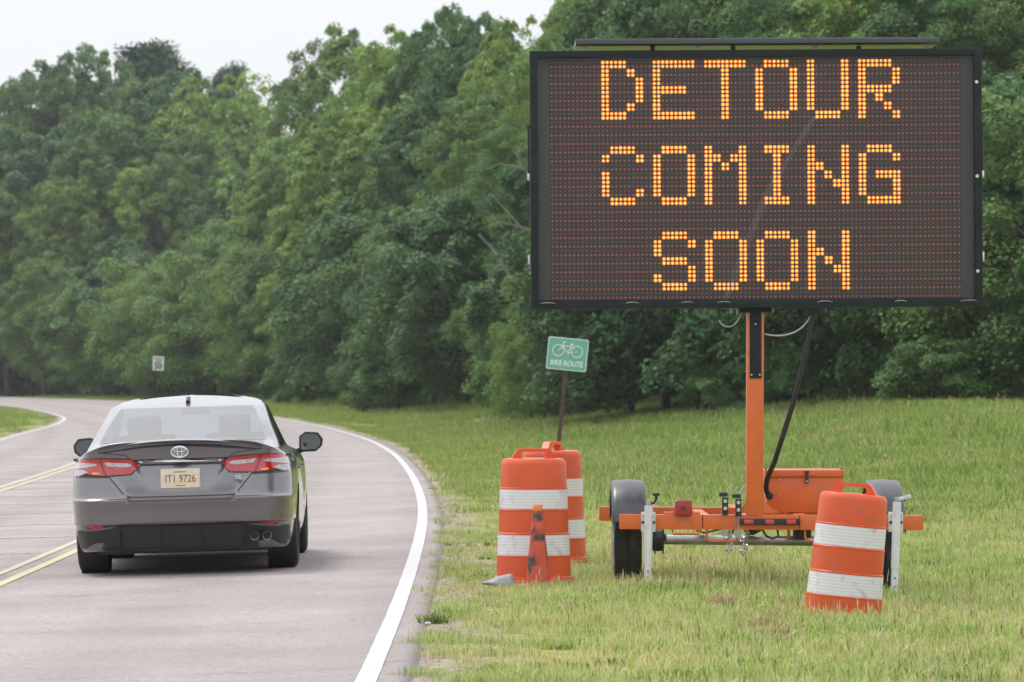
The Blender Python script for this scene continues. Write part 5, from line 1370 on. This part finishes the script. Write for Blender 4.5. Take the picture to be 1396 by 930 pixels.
scatter('meadow_grass', np.array(pts), far_c, 2, 'mown green meadow grass sloping up to the wood')

# loose stones on the bare strip between asphalt and grass
m_stone = mat('gravel_stone', (.26, .23, .21), rough=.9, var=.45, scale=40, spec=.2)
SV = []; SF = []
ic = [(0, 0, 1), (.9, 0, .2), (.28, .85, .2), (-.73, .53, .2), (-.73, -.53, .2), (.28, -.85, .2), (0, 0, -.6)]
for _ in range(2600):
    Y = 19.5 + 36 * rng.uniform() ** 1.4; s = .23 + abs(rng.normal(0, .22)); X = s + float(xr(Y)); z = float(surf(s, Y)); r = rng.uniform(.004, .014); k = len(SV); a = rng.uniform(0, 6.28); q = rng.uniform(.6, 1.3)
    for v in ic: SV.append((X + r * q * (v[0] * math.cos(a) - v[1] * math.sin(a)), Y + r * (v[0] * math.sin(a) + v[1] * math.cos(a)), z + r * .6 * v[2]))
    for j in range(5): SF += [(k, k + 1 + j, k + 1 + (j + 1) % 5), (k + 6, k + 1 + (j + 1) % 5, k + 1 + j)]
setp(mesh_obj('gravel', SV, SF, m_stone, smooth_=False), 'loose gravel along the crumbling asphalt edge', 'gravel', kind='stuff')

# heaps of dry brown clippings in the foreground grass, and one green weed at the asphalt edge
def clump(name, X, Y, n, spread, h0, h1, w, cols, label, cat, group, flat=1.0, seed=3):
    r2 = np.random.default_rng(seed); o = empty(name, (X, Y, gz(X, Y)), label=label, cat=cat, group=group); Vs = []; Ts = []
    for i in range(n):
        x, y = r2.normal(0, spread * .5, 2); h = r2.uniform(h0, h1); a = r2.uniform(0, 6.28); le = h * r2.uniform(.2, 1.5) * flat; f = r2.uniform(0, 3.14); cx, cyy = math.cos(f) * w, math.sin(f) * w
        b0 = np.array((x, y, 0 + max(0, .06 * (1 - (x * x + y * y) / spread ** 2)) * (flat > 1))); b1 = b0 + np.array((math.cos(a) * le, math.sin(a) * le, h)); e_ = np.array((cx, cyy, 0)); u_ = np.array((0, 0, w))
        Vs.append((b0 - e_, b0 + e_ + u_, b1 + e_ * .4, b1 - e_ * .4)); Ts.append(np.array(cols[r2.integers(0, len(cols))]) * r2.uniform(.7, 1.3))
    me = quads_mesh('blades', np.array(Vs), m_grass, np.array(Ts)); c = bpy.data.objects.new('blades', me); COL.objects.link(c); c.parent = o; c['kind'] = 'stuff'
    return o
for p, q, sp, sd_ in ((1042, 868, .20, 3), (1062, 856, .15, 4), (985, 838, .13, 5), (1052, 880, .16, 6)):
    Y = F * (HC + .06) / (q - HOR); X = (p - 698) / F * Y
    clump('dead_grass_heap', X, Y, 300, sp, .015, .07, .005, ((.46, .35, .23), (.52, .40, .27), (.32, .22, .14)), 'heap of dry brown grass clippings in front of the trailer', 'grass heap', 'dry grass heaps', 1.6, sd_)
Y = F * HC / (850 - HOR); clump('weed', (596 - 698) / F * Y, Y, 160, .08, .02, .065, .005, ((.09, .16, .04), (.13, .2, .06), (.2, .24, .09)), 'small dark green weed at the crumbling asphalt edge', 'weed', None, 1.0, 8)

# ------------------------------------------------------------------ damp summer air
m_air = bpy.data.materials.new('haze_air'); m_air.use_nodes = True; nt = m_air.node_tree; nt.nodes.clear()
o_ = nt.nodes.new('ShaderNodeOutputMaterial'); pv = nt.nodes.new('ShaderNodeVolumePrincipled')
pv.inputs['Color'].default_value = (.93, .96, 1.0, 1); pv.inputs['Density'].default_value = HAZE; pv.inputs['Anisotropy'].default_value = .2
nt.links.new(pv.outputs[0], o_.inputs['Volume'])
hz = MB().box((-700, -80, -4), (700, 640, 40)).build('haze', m_air); setp(hz, 'thin pale haze in the damp air', 'haze', kind='stuff')
